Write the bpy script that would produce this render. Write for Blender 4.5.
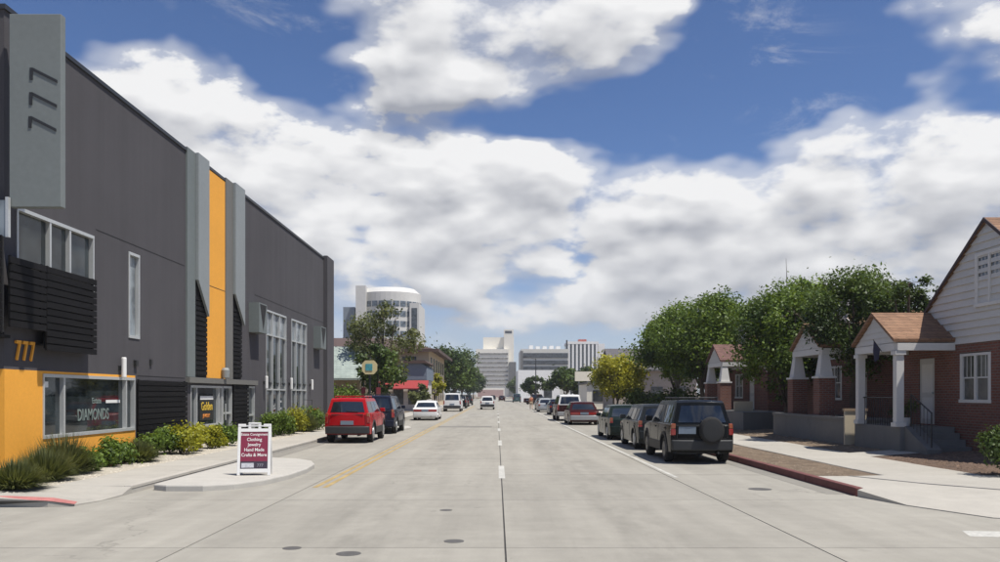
import bpy, bmesh, math, random
import numpy as np
from mathutils import Vector, Matrix
random.seed(7); np.random.seed(7)
for o in list(bpy.data.objects): bpy.data.objects.remove(o)
scene = bpy.context.scene
C = scene.collection
R = math.radians
# ------------------------------------------------------------------ camera
CAM_H, FPX, VPX, VPY = 1.85, 838.0, 497.0, 394.0      # eye height, focal length and vanishing point of the street
cam_d = bpy.data.cameras.new('camera'); cam = bpy.data.objects.new('camera', cam_d); C.objects.link(cam)
cam.location = (0, 0, CAM_H); cam.rotation_euler = (R(90), 0, 0)
cam_d.sensor_width = 36; cam_d.lens = 36*FPX/1000
cam_d.shift_x = (500-VPX)/1000; cam_d.shift_y = (VPY-281)/1000
cam_d.clip_end = 6000
scene.camera = cam
scene.view_settings.view_transform = 'Standard'; scene.view_settings.look = 'None'
scene.view_settings.gamma = 1; scene.view_settings.use_curve_mapping = False
scene.view_settings.exposure = 0.2
# ------------------------------------------------------------------ sun
SUN_EL = R(66); SX, SY = 0.86, -0.51
sun_az = math.atan2(SX, SY)
sun_d = bpy.data.lights.new('sun', 'SUN'); sun_d.energy = 5.0; sun_d.angle = R(0.53); sun_d.color = (1, 0.955, 0.88)
sun = bpy.data.objects.new('sun', sun_d); C.objects.link(sun)
sv = Vector((SX*math.cos(SUN_EL), SY*math.cos(SUN_EL), math.sin(SUN_EL))).normalized()
sun.rotation_euler = sv.to_track_quat('Z', 'Y').to_euler(); sun.location = (30, -20, 60)
# ------------------------------------------------------------------ sky with clouds (laid out by compass bearing and elevation)
def px_dir(px, py):
    az = math.atan((px-VPX)/FPX); el = math.atan((VPY-py)/FPX*math.cos(az)); return az, el
CLOUDS = [  # centre of a cloud or a gap, radii, weight
 (500, 35, 120, 46, .62), (610, 10, 75, 36, .5), (430, 82, 50, 22, .42), (415, 15, 50, 40, .3), (560, 60, 60, 26, .3),
 (165, 42, 62, 26, .20), (205, 18, 45, 16, .18), (60, 20, 45, 40, -.3), (262, 25, 30, 26, -.3), (120, 60, 30, 20, .15),
 (205, 122, 80, 30, .42), (320, 165, 120, 46, .6), (430, 205, 160, 46, .6), (560, 165, 75, 26, .4), (240, 195, 100, 60, .45),
 (310, 70, 60, 34, -.5), (400, 122, 60, 18, -.4), (525, 122, 90, 15, -.42), (640, 120, 80, 24, -.42), (760, 75, 110, 48, -.6), (860, 85, 50, 26, -.4), (700, 60, 60, 60, -.4),
 (772, 150, 26, 26, -.4), (625, 200, 50, 13, -.3), (573, 260, 32, 20, -.5), (985, 103, 34, 14, -.4), (640, 165, 50, 14, -.2),
 (880, 140, 95, 40, .5), (950, 185, 110, 56, .6), (940, 12, 62, 24, .45), (985, 55, 44, 36, .4), (908, 75, 24, 12, .3),
 (690, 215, 95, 40, .42), (800, 235, 130, 34, .5), (850, 244, 60, 20, .35), (700, 278, 120, 30, .42), (560, 215, 60, 26, .3), (700, 130, 60, 16, .26), (780, 65, 50, 8, .22),
 (470, 262, 72, 22, .55), (455, 300, 34, 12, .3), (640, 306, 48, 16, .35), (400, 240, 90, 26, .28), (520, 288, 40, 10, -.25), (500, 325, 260, 12, .30), (250, 250, 120, 40, .40), (520, 235, 120, 22, .35), (640, 265, 70, 22, .30), (760, 190, 80, 30, .35), (835, 205, 60, 26, .35), (811, 217, 44, 22, .5), (347, 232, 34, 14, .35), (395, 190, 50, 20, .25), (250, 160, 60, 30, .2), (900, 220, 120, 50, .3), (560, 300, 120, 16, .25), (800, 290, 200, 24, .4)]
world = bpy.data.worlds.new('World'); scene.world = world; world.use_nodes = True
wt = world.node_tree; wt.nodes.clear()
class NT:
    def __init__(s, t): s.t = t
    def n(s, typ, **kw):
        nd = s.t.nodes.new(typ)
        for k, v in kw.items(): setattr(nd, k, v)
        return nd
    def put(s, sock, v):
        if isinstance(v, bpy.types.NodeSocket): s.t.links.new(v, sock)
        else: sock.default_value = v
    def m(s, op, a, b=0.0, c=0.0, clamp=False):
        nd = s.n('ShaderNodeMath', operation=op, use_clamp=clamp)
        s.put(nd.inputs[0], a); s.put(nd.inputs[1], b)
        if op in ('MULTIPLY_ADD', 'SMOOTH_MIN'): s.put(nd.inputs[2], c)
        return nd.outputs[0]
    def v(s, op, a, b=(0, 0, 0), sc=None):
        nd = s.n('ShaderNodeVectorMath', operation=op)
        s.put(nd.inputs[0], a)
        if op not in ('LENGTH', 'NORMALIZE', 'SCALE'): s.put(nd.inputs[1], b)
        if sc is not None: s.put(nd.inputs['Scale'], sc)
        return nd.outputs['Value'] if op in ('LENGTH', 'DOT_PRODUCT') else nd.outputs[0]
    def noise(s, vec, scale, detail=4.0, rough=.55, col=False, dist=0.0):
        nd = s.n('ShaderNodeTexNoise'); s.put(nd.inputs['Vector'], vec)
        nd.inputs['Scale'].default_value = scale; nd.inputs['Detail'].default_value = detail
        nd.inputs['Roughness'].default_value = rough; nd.inputs['Distortion'].default_value = dist
        return nd.outputs['Color'] if col else nd.outputs['Fac']
    def mr(s, x, a, b, c=0.0, d=1.0, kind='SMOOTHSTEP'):
        nd = s.n('ShaderNodeMapRange', interpolation_type=kind)
        s.put(nd.inputs[0], x)
        for i, q in enumerate((a, b, c, d)): s.put(nd.inputs[i+1], q)
        return nd.outputs[0]
    def mix(s, f, a, b, kind='MIX'):
        nd = s.n('ShaderNodeMix', data_type='RGBA', blend_type=kind)
        s.put(nd.inputs[0], f); s.put(nd.inputs[6], a); s.put(nd.inputs[7], b)
        return nd.outputs[2]
    def xyz(s, vec):
        nd = s.n('ShaderNodeSeparateXYZ'); s.put(nd.inputs[0], vec); return nd.outputs
    def cxyz(s, x, y, z):
        nd = s.n('ShaderNodeCombineXYZ'); s.put(nd.inputs[0], x); s.put(nd.inputs[1], y); s.put(nd.inputs[2], z); return nd.outputs[0]
def cloud_group(detail):
    g = bpy.data.node_groups.new('cloud_density', 'ShaderNodeTree')
    g.interface.new_socket('Dir', in_out='INPUT', socket_type='NodeSocketVector')
    g.interface.new_socket('D', in_out='OUTPUT', socket_type='NodeSocketFloat')
    T = NT(g); gi = T.n('NodeGroupInput'); go = T.n('NodeGroupOutput')
    d = T.v('NORMALIZE', gi.outputs[0])
    X, Y, Z = T.xyz(d)
    dn = T.cxyz(X, Y, T.m('MULTIPLY', Z, 2.0))
    wc = T.noise(dn, 4.0, 4.0, .6, col=True)
    P = T.cxyz(T.m('ARCTAN2', X, Y), T.m('ARCSINE', Z), 0.0)
    P = T.v('ADD', P, T.v('MULTIPLY', T.v('SUBTRACT', wc, (.5, .5, .5)), (.13, .075, 0)))
    acc = None
    for (px, py, rx, ry, w) in CLOUDS:
        az, el = px_dir(px, py)
        q = T.v('MULTIPLY', T.v('SUBTRACT', P, (az, el, 0)), (FPX/rx*.85, FPX/ry*.85, 0))
        e = T.m('POWER', 2.71828, T.m('MULTIPLY', T.v('DOT_PRODUCT', q, q), -1.0))
        acc = T.m('MULTIPLY', e, w) if acc is None else T.m('MULTIPLY_ADD', e, w, acc)
    acc = T.m('MINIMUM', acc, .60)
    for (px, py, rx, ry, w) in ((812, 217, 46, 26, .45), (347, 232, 34, 16, .3), (390, 196, 30, 14, .25)):
        az, el = px_dir(px, py)
        q = T.v('MULTIPLY', T.v('SUBTRACT', P, (az, el, 0)), (FPX/rx*.85, FPX/ry*.85, 0))
        acc = T.m('MULTIPLY_ADD', T.m('POWER', 2.71828, T.m('MULTIPLY', T.v('DOT_PRODUCT', q, q), -1.0)), w, acc)
    big = T.noise(dn, 2.1, 2.0, .5)
    fb = T.noise(dn, 7.0, detail, .60)
    vo = T.n('ShaderNodeTexVoronoi', feature='F1')            # cauliflower lumps
    T.put(vo.inputs['Vector'], T.v('ADD', dn, T.v('SCALE', wc, sc=.10)))
    vo.inputs['Scale'].default_value = 10.0; vo.inputs['Detail'].default_value = min(detail, 4.0)-1.0; vo.inputs['Roughness'].default_value = .45
    puff = T.m('SUBTRACT', .66, vo.outputs['Distance'])
    D = T.m('ADD', acc, T.m('MULTIPLY', T.m('SUBTRACT', fb, .5), 1.9))
    D = T.m('ADD', D, T.m('MULTIPLY', T.m('SUBTRACT', big, .5), .4))
    D = T.m('ADD', D, T.m('MULTIPLY', puff, .50))
    T.t.links.new(D, go.inputs[0])
    return g
W = NT(wt)
CG = cloud_group(10.0); CS = cloud_group(2.6)
tc = W.n('ShaderNodeTexCoord')
dirv = tc.outputs['Generated']
def dens(vec, g=CS):
    nd = W.n('ShaderNodeGroup'); nd.node_tree = g; W.put(nd.inputs[0], vec); return nd.outputs[0]
D0 = dens(dirv, CG); S0 = dens(dirv)
D1 = dens(W.v('ADD', dirv, (.012, -.006, .042)))
sky = W.n('ShaderNodeTexSky', sky_type='NISHITA', sun_disc=False, sun_elevation=SUN_EL, sun_rotation=sun_az, altitude=1300, air_density=1.0, dust_density=.6, ozone_density=2.2)
STR = 0.1
_, _, Zs = W.xyz(W.v('NORMALIZE', dirv))
D2 = dens(W.v('ADD', dirv, (.006, -.003, .018)))
soft = W.mr(W.noise(dirv, 3.3, 2.0), .40, .62, .24, .56)       # some clouds crisp, some wispy
veil = W.m('MULTIPLY', W.mr(S0, -.10, .30), .50)                 # thin sheet of cloud round the thick parts
wisp = W.m('MULTIPLY', W.mr(W.noise(W.v('MULTIPLY', dirv, (1, 1, 2.6)), 6.5, 9.0, .68, dist=.6), .53, .74), W.mr(W.noise(dirv, 2.7, 2.0), .45, .6, 0.0, .5))
alpha = W.m('MAXIMUM', W.m('MAXIMUM', W.mr(D0, .04, W.m('ADD', soft, .04)), veil), wisp)
thick = W.mr(D1, .10, 1.0)                                   # cloud standing between this point and the sun
relief = W.m('MULTIPLY', W.m('SUBTRACT', D2, S0), 1.05)
det = W.m('MULTIPLY', W.m('SUBTRACT', D0, S0), -.42)
tonal = W.m('MULTIPLY', W.m('SUBTRACT', W.noise(W.v('MULTIPLY', dirv, (1, 1, 2)), 9.0, 7.0, .62), .5), .38)
shade = W.m('ADD', W.m('ADD', W.m('ADD', W.m('MULTIPLY_ADD', thick, .54, .11), tonal), relief), det, clamp=True)
ccol = W.mix(shade, (7.9, 7.9, 7.95, 1), (3.2, 3.35, 3.8, 1))
skyc = W.mix(1.0, sky.outputs[0], (.60, .72, .93, 1), 'MULTIPLY')
col = W.mix(alpha, skyc, ccol)
hz = W.mr(Zs, 0.0, .18, .70, 0.0)
col = W.mix(hz, col, (5.0, 5.3, 5.75, 1))
bg = W.n('ShaderNodeBackground'); W.put(bg.inputs[0], col); bg.inputs[1].default_value = STR
wo = W.n('ShaderNodeOutputWorld'); wt.links.new(bg.outputs[0], wo.inputs[0])
try: world.cycles.sampling_method = 'MANUAL'; world.cycles.sample_map_resolution = 512
except Exception: pass
# ------------------------------------------------------------------ pixel helpers: a pixel gives a direction, the wall or ground gives the distance
def dg(py, z=0.0): return (CAM_H-z)*FPX/(py-VPY)
def dw(px, X): return X*FPX/(px-VPX)
def zat(py, d): return CAM_H+(VPY-py)*d/FPX
def xat(px, d): return (px-VPX)*d/FPX
# ------------------------------------------------------------------ materials
MATS = {}
def new_mat(name):
    m = bpy.data.materials.new(name); m.use_nodes = True; t = m.node_tree
    T = NT(t); b = t.nodes['Principled BSDF']; MATS[name] = m
    return m, T, b
def mat(name, col, rough=.7, var=.12, scale=3.0, bump=0.0, bscale=40.0, metal=0.0, coat=0.0, spec=.5, local=False, fine=.06, objvar=0.0):
    if name in MATS: return MATS[name]
    m, T, b = new_mat(name)
    pos = T.n('ShaderNodeTexCoord').outputs['Object'] if local else T.n('ShaderNodeNewGeometry').outputs['Position']
    n1 = T.noise(pos, scale, 5.0, .6); n2 = T.noise(pos, scale*14, 3.0, .6)
    f = T.m('ADD', T.m('MULTIPLY', T.m('SUBTRACT', n1, .5), 2*var*2), T.m('MULTIPLY', T.m('SUBTRACT', n2, .5), 2*fine*2))
    if objvar:
        oi = T.n('ShaderNodeObjectInfo')
        f = T.m('ADD', f, T.m('MULTIPLY', T.m('SUBTRACT', oi.outputs['Random'], .5), 2*objvar))
    f = T.m('ADD', f, 1.0)
    c = T.v('SCALE', col[:3], sc=f)
    T.put(b.inputs['Base Color'], c)
    b.inputs['Roughness'].default_value = rough; b.inputs['Metallic'].default_value = metal
    b.inputs['Coat Weight'].default_value = coat; b.inputs['Coat Roughness'].default_value = .06
    b.inputs['Specular IOR Level'].default_value = spec
    if bump:
        bn = T.n('ShaderNodeBump'); bn.inputs['Strength'].default_value = bump; bn.inputs['Distance'].default_value = .02
        T.put(bn.inputs['Height'], T.noise(pos, bscale, 4.0, .6)); T.put(b.inputs['Normal'], bn.outputs[0])
    return m
def concrete(name, col, stain=.5, crack=.5, tracks=False, rough=.85, objvar=.05):
    m, T, b = new_mat(name)
    pos = T.n('ShaderNodeNewGeometry').outputs['Position']
    X, Y, Z = T.xyz(pos)
    n1 = T.noise(pos, .35, 5.0, .6); n2 = T.noise(pos, 3.0, 6.0, .65); n3 = T.noise(pos, 45, 3.0, .7)
    st = T.noise(T.v('MULTIPLY', pos, (1.6, .12, 1)), 1.0, 5.0, .6)
    st2 = T.noise(T.v('MULTIPLY', pos, (.25, 2.2, 1)), 1.0, 5.0, .65)
    f = T.m('MULTIPLY_ADD', T.m('SUBTRACT', n1, .5), .5*stain, 1.0)
    f = T.m('MULTIPLY_ADD', T.m('SUBTRACT', n2, .5), .28, f)
    f = T.m('MULTIPLY_ADD', T.m('SUBTRACT', n3, .5), .30, f)
    f = T.m('MULTIPLY_ADD', T.m('SUBTRACT', st2, .5), .35*stain, f)
    if tracks: f = T.m('MULTIPLY_ADD', T.m('SUBTRACT', st, .5), .55, f)
    if tracks:      # oil drips down the lane middles, scattered dark spots
        for c_ in (-1.85, 2.0):
            band = T.mr(T.m('ABSOLUTE', T.m('SUBTRACT', X, c_)), .15, .95, 1.0, 0.0)
            f = T.m('MULTIPLY', f, T.m('SUBTRACT', 1.0, T.m('MULTIPLY', band, T.mr(T.noise(T.v('MULTIPLY', pos, (1.4, .5, 1)), 1.6, 5.0, .65), .38, .72, .0, .16))))
        f = T.m('MULTIPLY', f, T.m('SUBTRACT', 1.0, T.m('MULTIPLY', T.mr(T.noise(pos, 2.3, 4.0, .6), .66, .74), .18)))
    oi = T.n('ShaderNodeObjectInfo')
    f = T.m('MULTIPLY_ADD', T.m('SUBTRACT', oi.outputs['Random'], .5), 2*objvar, f)
    if crack:
        vo = T.n('ShaderNodeTexVoronoi', feature='DISTANCE_TO_EDGE')
        wp = T.v('ADD', pos, T.v('SCALE', T.noise(pos, 1.2, 4.0, .6, col=True), sc=1.3))
        T.put(vo.inputs['Vector'], wp); vo.inputs['Scale'].default_value = .16
        ck = T.mr(vo.outputs['Distance'], .0, .006, 1.0, 0.0)
        gate = T.mr(T.noise(pos, .22, 2.0), .5, .6)
        ck = T.m('MULTIPLY', ck, gate)
        f = T.m('MULTIPLY', f, T.m('SUBTRACT', 1.0, T.m('MULTIPLY', ck, .5*crack)))
    sp = T.mr(T.noise(pos, 9.0, 3.0, .5), .70, .78)
    f = T.m('MULTIPLY', f, T.m('SUBTRACT', 1.0, T.m('MULTIPLY', sp, .12)))
    T.put(b.inputs['Base Color'], T.v('SCALE', col[:3], sc=f))
    b.inputs['Roughness'].default_value = rough; b.inputs['Specular IOR Level'].default_value = .25
    bn = T.n('ShaderNodeBump'); bn.inputs['Strength'].default_value = .25; bn.inputs['Distance'].default_value = .01
    T.put(bn.inputs['Height'], n3); T.put(b.inputs['Normal'], bn.outputs[0])
    return m
def brickmat(name, c1, c2, mortar, bw, bh, ms=.012, rough=.85, zs=1.0, bump=.5):
    m, T, b = new_mat(name)
    pos = T.n('ShaderNodeNewGeometry').outputs['Position']; X, Y, Z = T.xyz(pos)
    v = T.cxyz(T.m('ADD', X, Y), T.m('MULTIPLY', Z, zs), 0.0)
    bt = T.n('ShaderNodeTexBrick'); T.put(bt.inputs['Vector'], v)
    bt.inputs['Color1'].default_value = (*c1, 1); bt.inputs['Color2'].default_value = (*c2, 1); bt.inputs['Mortar'].default_value = (*mortar, 1)
    bt.inputs['Scale'].default_value = 1.0; bt.inputs['Mortar Size'].default_value = ms; bt.inputs['Brick Width'].default_value = bw; bt.inputs['Row Height'].default_value = bh
    bt.inputs['Mortar Smooth'].default_value = .2
    n = T.noise(pos, 1.3, 5.0, .6); n2 = T.noise(pos, 22, 3.0, .6)
    f = T.m('MULTIPLY_ADD', T.m('SUBTRACT', n, .5), .7, 1.0); f = T.m('MULTIPLY_ADD', T.m('SUBTRACT', n2, .5), .5, f)
    T.put(b.inputs['Base Color'], T.v('SCALE', bt.outputs['Color'], sc=f))
    b.inputs['Roughness'].default_value = rough
    bn = T.n('ShaderNodeBump', invert=True); bn.inputs['Strength'].default_value = bump; bn.inputs['Distance'].default_value = .015
    T.put(bn.inputs['Height'], bt.outputs['Fac']); T.put(b.inputs['Normal'], bn.outputs[0])
    return m
def glassmat(name, col=(.02, .025, .028), rough=.04, wav=.0):
    m, T, b = new_mat(name)
    pos = T.n('ShaderNodeNewGeometry').outputs['Position']
    n = T.noise(pos, 1.1, 3.0, .6)
    T.put(b.inputs['Base Color'], T.v('SCALE', col, sc=T.mr(n, .35, .65, .5, 1.6)))
    b.inputs['Roughness'].default_value = rough; b.inputs['Specular IOR Level'].default_value = .6
    if wav:
        bn = T.n('ShaderNodeBump'); bn.inputs['Strength'].default_value = wav; bn.inputs['Distance'].default_value = .05
        T.put(bn.inputs['Height'], T.noise(pos, .9, 2.0)); T.put(b.inputs['Normal'], bn.outputs[0])
    return m
def leafmat(name, dark, light, trans=.35):
    m, T, b = new_mat(name)
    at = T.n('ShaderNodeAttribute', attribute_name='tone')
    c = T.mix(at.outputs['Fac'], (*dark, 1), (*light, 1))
    T.put(b.inputs['Base Color'], c); b.inputs['Roughness'].default_value = .5; b.inputs['Specular IOR Level'].default_value = .3
    tr = T.n('ShaderNodeBsdfTranslucent'); T.put(tr.inputs[0], T.mix(1.0, c, (1.25, 1.15, .55, 1), 'MULTIPLY'))
    mx = T.n('ShaderNodeMixShader'); mx.inputs[0].default_value = trans
    T.t.links.new(b.outputs[0], mx.inputs[1]); T.t.links.new(tr.outputs[0], mx.inputs[2])
    T.t.links.new(mx.outputs[0], T.t.nodes['Material Output'].inputs[0])
    return m
def paint(name, col, metal=.35, rough=.2):
    return mat(name, col, rough, .04, 2.0, 0, 40, metal*.2, .10, .08, True, .03)
def emis(name, col): return mat(name, col, .4, .02)
M_road = concrete('road_concrete', (.298, .281, .243), .6, .45, True)
M_walk = concrete('walk_concrete', (.385, .362, .318), .5, .2)
M_kerb = concrete('kerb_concrete', (.40, .375, .33), .6, 0)
M_pad = concrete('pad_concrete', (.44, .42, .38), .4, .2)
M_gray_conc = concrete('wall_concrete', (.16, .158, .152), .8, .3)
M_asph = mat('asphalt', (.09, .088, .085), .9, .2, .6, .5, 60)
M_sealant = mat('joint_sealant', (.05, .048, .045), .8, .3, 4)
M_wpaint = mat('white_road_paint', (.46, .45, .41), .75, .25, 1.6, .2, 60, fine=.25)
M_ypaint = mat('yellow_road_paint', (.36, .26, .11), .75, .28, 1.2, .2, 60, fine=.15)
M_redpaint = mat('red_kerb_paint', (.145, .05, .045), .8, .25, 3.0, .2, 60, fine=.15)
M_pink = mat('faded_red_paint', (.42, .16, .145), .8, .25, 3.0, .2, 60, fine=.15)
M_ground = mat('dry_ground', (.21, .17, .12), .95, .3, .12, .4, 12)
M_sand = mat('pale_gravel_bed', (.42, .38, .31), .95, .15, 1.2, .8, 50, fine=.2)
M_mulch = mat('wood_mulch', (.115, .075, .052), .95, .35, 2.2, 1.0, 45, fine=.3)
M_pebble = mat('pebble_soil', (.15, .108, .072), .95, .4, 2.0, 1.0, 50, fine=.3)
M_stucco, T_, b_ = new_mat('charcoal_stucco')
p_ = T_.n('ShaderNodeNewGeometry').outputs['Position']
st_ = T_.noise(T_.v('MULTIPLY', p_, (2.2, 2.2, .10)), 1.0, 5.0, .6); pa_ = T_.noise(p_, .30, 4.0, .6); gr0 = T_.noise(p_, 26.0, 4.0, .7)
f_ = T_.m('MULTIPLY_ADD', T_.m('SUBTRACT', st_, .5), .38, 1.0); f_ = T_.m('MULTIPLY_ADD', T_.m('SUBTRACT', pa_, .5), .45, f_); f_ = T_.m('MULTIPLY_ADD', T_.m('SUBTRACT', gr0, .5), .35, f_)
T_.put(b_.inputs['Base Color'], T_.v('SCALE', (.074, .070, .075), sc=f_)); b_.inputs['Roughness'].default_value = .92; b_.inputs['Specular IOR Level'].default_value = .3
bn_ = T_.n('ShaderNodeBump'); bn_.inputs['Strength'].default_value = .5; bn_.inputs['Distance'].default_value = .02; T_.put(bn_.inputs['Height'], T_.noise(p_, 55.0, 4.0, .65)); T_.put(b_.inputs['Normal'], bn_.outputs[0])
M_orange = mat('orange_stucco', (.80, .36, .04), .85, .04, .9, .3, 90, fine=.05)
M_grn = mat('grey_green_panel', (.145, .165, .16), .6, .04, .7)
M_lgrey = mat('light_grey_panel', (.235, .255, .255), .55, .04, .7)
M_tgrey = mat('taupe_panel', (.15, .145, .13), .6, .05, .7)
M_slat = mat('black_slat', (.0085, .008, .0085), .7, .15, 1.5, .2, 30, spec=.15, objvar=.2)
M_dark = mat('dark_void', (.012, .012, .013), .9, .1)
M_alu = mat('aluminium_frame', (.52, .53, .52), .4, .05, 2, metal=.35)
M_coping = mat('coping_metal', (.05, .052, .056), .45, .05, 1, metal=.5)
M_glass = glassmat('window_glass', (.022, .028, .030), .03, .02)
M_glass2 = glassmat('pale_window_glass', (.16, .18, .19), .06, .02)
M_glassh = glassmat('curtained_glass', (.11, .11, .105), .12, .03)
M_wht = mat('white_painted_wood', (.58, .57, .545), .6, .05, 2, .1, 40)
M_siding = mat('white_siding', (.54, .525, .49), .6, .05, 1.5, .1, 40, objvar=.03)
M_brick = brickmat('red_brick', (.19, .062, .04), (.13, .042, .03), (.15, .12, .10), .21, .075)
M_shingle = brickmat('brown_shingle', (.265, .150, .088), (.20, .108, .062), (.09, .055, .038), .3, .13, .008, .9, 1.35, .8)
M_shingle_g = brickmat('grey_shingle', (.13, .12, .13), (.10, .095, .10), (.05, .05, .05), .3, .15, .01, .9, 1.3, .8)
M_shingle_m = brickmat('maroon_shingle', (.16, .085, .07), (.13, .065, .055), (.07, .04, .035), .3, .13, .01, .9, 1.3, .8)
M_shingle_gr = brickmat('sage_shingle', (.32, .37, .33), (.28, .33, .30), (.18, .2, .19), .35, .16, .01, .9, 1.3, .6)
M_shingle_b = brickmat('dark_brown_shingle', (.10, .062, .05), (.08, .05, .042), (.05, .03, .03), .35, .16, .01, .9, 1.3, .6)
M_iron = mat('black_iron', (.02, .02, .02), .5, .1)
M_bark = mat('bark', (.095, .072, .055), .95, .3, 3.0, .8, 25)
M_barkg = mat('grey_bark', (.19, .17, .15), .95, .25, 3.0, .8, 25)
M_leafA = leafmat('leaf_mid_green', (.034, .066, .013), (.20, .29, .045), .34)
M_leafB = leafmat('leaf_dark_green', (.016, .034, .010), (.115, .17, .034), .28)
M_leafY = leafmat('leaf_yellow', (.14, .15, .012), (.46, .44, .045), .35)
M_leafS = leafmat('leaf_sage', (.06, .075, .026), (.19, .21, .085))
M_leafYG = leafmat('leaf_yellow_green', (.14, .16, .012), (.44, .42, .035))
M_leafR = leafmat('flower_red', (.45, .03, .02), (.7, .08, .04))
M_rubber = mat('tyre_rubber', (.014, .014, .014), .85, .15, 6, local=True)
M_rim = mat('alloy_rim', (.42, .43, .44), .35, .05, 3, metal=.8, local=True)
M_rimd = mat('dark_rim', (.10, .10, .105), .4, .05, 3, metal=.7, local=True)
M_plast = mat('dark_plastic', (.014, .015, .016), .6, .1, 4, local=True)
M_plastg = mat('grey_plastic', (.022, .0235, .025), .6, .08, 4, local=True)
M_cglass = glassmat('car_glass', (.012, .016, .022), .02); M_cglass.node_tree.nodes['Principled BSDF'].inputs['Specular IOR Level'].default_value = 1.0
M_tail = mat('tail_lamp_red', (.26, .012, .010), .2, .1, 6, coat=1, local=True)
M_amber = mat('lamp_amber', (.28, .07, .025), .2, .1, 6, coat=1, local=True)
M_clear = mat('lamp_clear', (.6, .6, .6), .15, .05, 6, coat=1, local=True)
M_plate = mat('licence_plate', (.16, .20, .25), .4, .12, 14, local=True)
M_maroon = mat('maroon_board', (.21, .022, .05), .5, .05, 3, local=True)
M_navy = mat('dark_navy_board', (.045, .035, .05), .5, .05, 3, local=True)
M_white_pl = mat('white_plastic', (.74, .73, .70), .45, .03, 3, local=True)
M_textw = mat('white_lettering', (.78, .76, .72), .6, .02)
# ------------------------------------------------------------------ mesh helpers
ORG = {}
class MB:
    def __init__(s): s.v = []; s.f = []
    def add(s, vs, fs):
        b = len(s.v); s.v += [tuple(p) for p in vs]; s.f += [tuple(i+b for i in f) for f in fs]; return s
    def box(s, x0, x1, y0, y1, z0, z1):
        if x0 > x1: x0, x1 = x1, x0
        if y0 > y1: y0, y1 = y1, y0
        return s.add([(x0,y0,z0),(x1,y0,z0),(x1,y1,z0),(x0,y1,z0),(x0,y0,z1),(x1,y0,z1),(x1,y1,z1),(x0,y1,z1)],
                     [(0,3,2,1),(4,5,6,7),(0,1,5,4),(1,2,6,5),(2,3,7,6),(3,0,4,7)])
    def prism(s, pts, a0, a1, axis='x'):        # polygon of (u,w) pairs extruded along an axis
        n = len(pts)
        def P(u, w, a): return (a, u, w) if axis == 'x' else ((u, a, w) if axis == 'y' else (u, w, a))
        vs = [P(u, w, a0) for u, w in pts]+[P(u, w, a1) for u, w in pts]
        fs = [tuple(range(n))[::-1], tuple(range(n, 2*n))]+[(i, (i+1) % n, n+(i+1) % n, n+i) for i in range(n)]
        return s.add(vs, fs)
    def tube(s, p0, p1, r0, r1=None, n=8, cap=True):
        r1 = r0 if r1 is None else r1
        p0 = Vector(p0); p1 = Vector(p1); d = (p1-p0)
        if d.length < 1e-6: return s
        d.normalize(); a = d.orthogonal().normalized(); b = d.cross(a)
        vs = []
        for p, r in ((p0, r0), (p1, r1)):
            for i in range(n):
                t = 2*math.pi*i/n; vs.append(p+a*(r*math.cos(t))+b*(r*math.sin(t)))
        fs = [(i, (i+1) % n, n+(i+1) % n, n+i) for i in range(n)]
        if cap: fs += [tuple(range(n))[::-1], tuple(range(n, 2*n))]
        return s.add(vs, fs)
    def lathe(s, prof, c, axis='z', n=20):       # (radius, height) pairs turned round an axis through c
        vs = []
        for r, h in prof:
            for i in range(n):
                t = 2*math.pi*i/n; u, w = r*math.cos(t), r*math.sin(t)
                vs.append((c[0]+u, c[1]+w, c[2]+h) if axis == 'z' else ((c[0]+h, c[1]+u, c[2]+w) if axis == 'x' else (c[0]+u, c[1]+h, c[2]+w)))
        k = len(prof)
        fs = [(j*n+i, j*n+(i+1) % n, (j+1)*n+(i+1) % n, (j+1)*n+i) for j in range(k-1) for i in range(n)]
        fs += [tuple(range(n))[::-1], tuple(range((k-1)*n, k*n))]
        return s.add(vs, fs)
    def build(s, name, m, parent=None, bevel=0, seg=2, smooth=False, world=True, angle=40):
        me = bpy.data.meshes.new(name)
        vs = s.v
        if parent is not None and world:
            ox, oy, oz = ORG.get(parent.name, (0, 0, 0)); vs = [(x-ox, y-oy, z-oz) for x, y, z in vs]
        me.from_pydata(vs, [], s.f); me.update()
        bm = bmesh.new(); bm.from_mesh(me); bmesh.ops.recalc_face_normals(bm, faces=bm.faces); bm.to_mesh(me); bm.free()
        me.materials.append(m)
        if smooth: me.polygons.foreach_set('use_smooth', [True]*len(me.polygons))
        o = bpy.data.objects.new(name, me); C.objects.link(o)
        if parent is not None:
            o.parent = parent; ORG[o.name] = ORG.get(parent.name, (0, 0, 0))
        if bevel:
            md = o.modifiers.new('bevel', 'BEVEL'); md.width = bevel; md.segments = seg; md.limit_method = 'ANGLE'; md.angle_limit = R(angle)
            md.harden_normals = False
        return o
def bx(*a): return MB().box(*a)
def thing(name, label, cat, loc=(0, 0, 0), rz=0, group=None):
    o = bpy.data.objects.new(name, None); C.objects.link(o); o.location = loc; o.rotation_euler = (0, 0, rz)
    o.empty_display_size = .3
    ORG[o.name] = tuple(loc); o['label'] = label; o['category'] = cat
    if group: o['group'] = group
    return o
def tag(o, label, cat, group=None):
    o['label'] = label; o['category'] = cat
    if group: o['group'] = group
    return o
def struct(o): o['kind'] = 'structure'; return o
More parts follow.
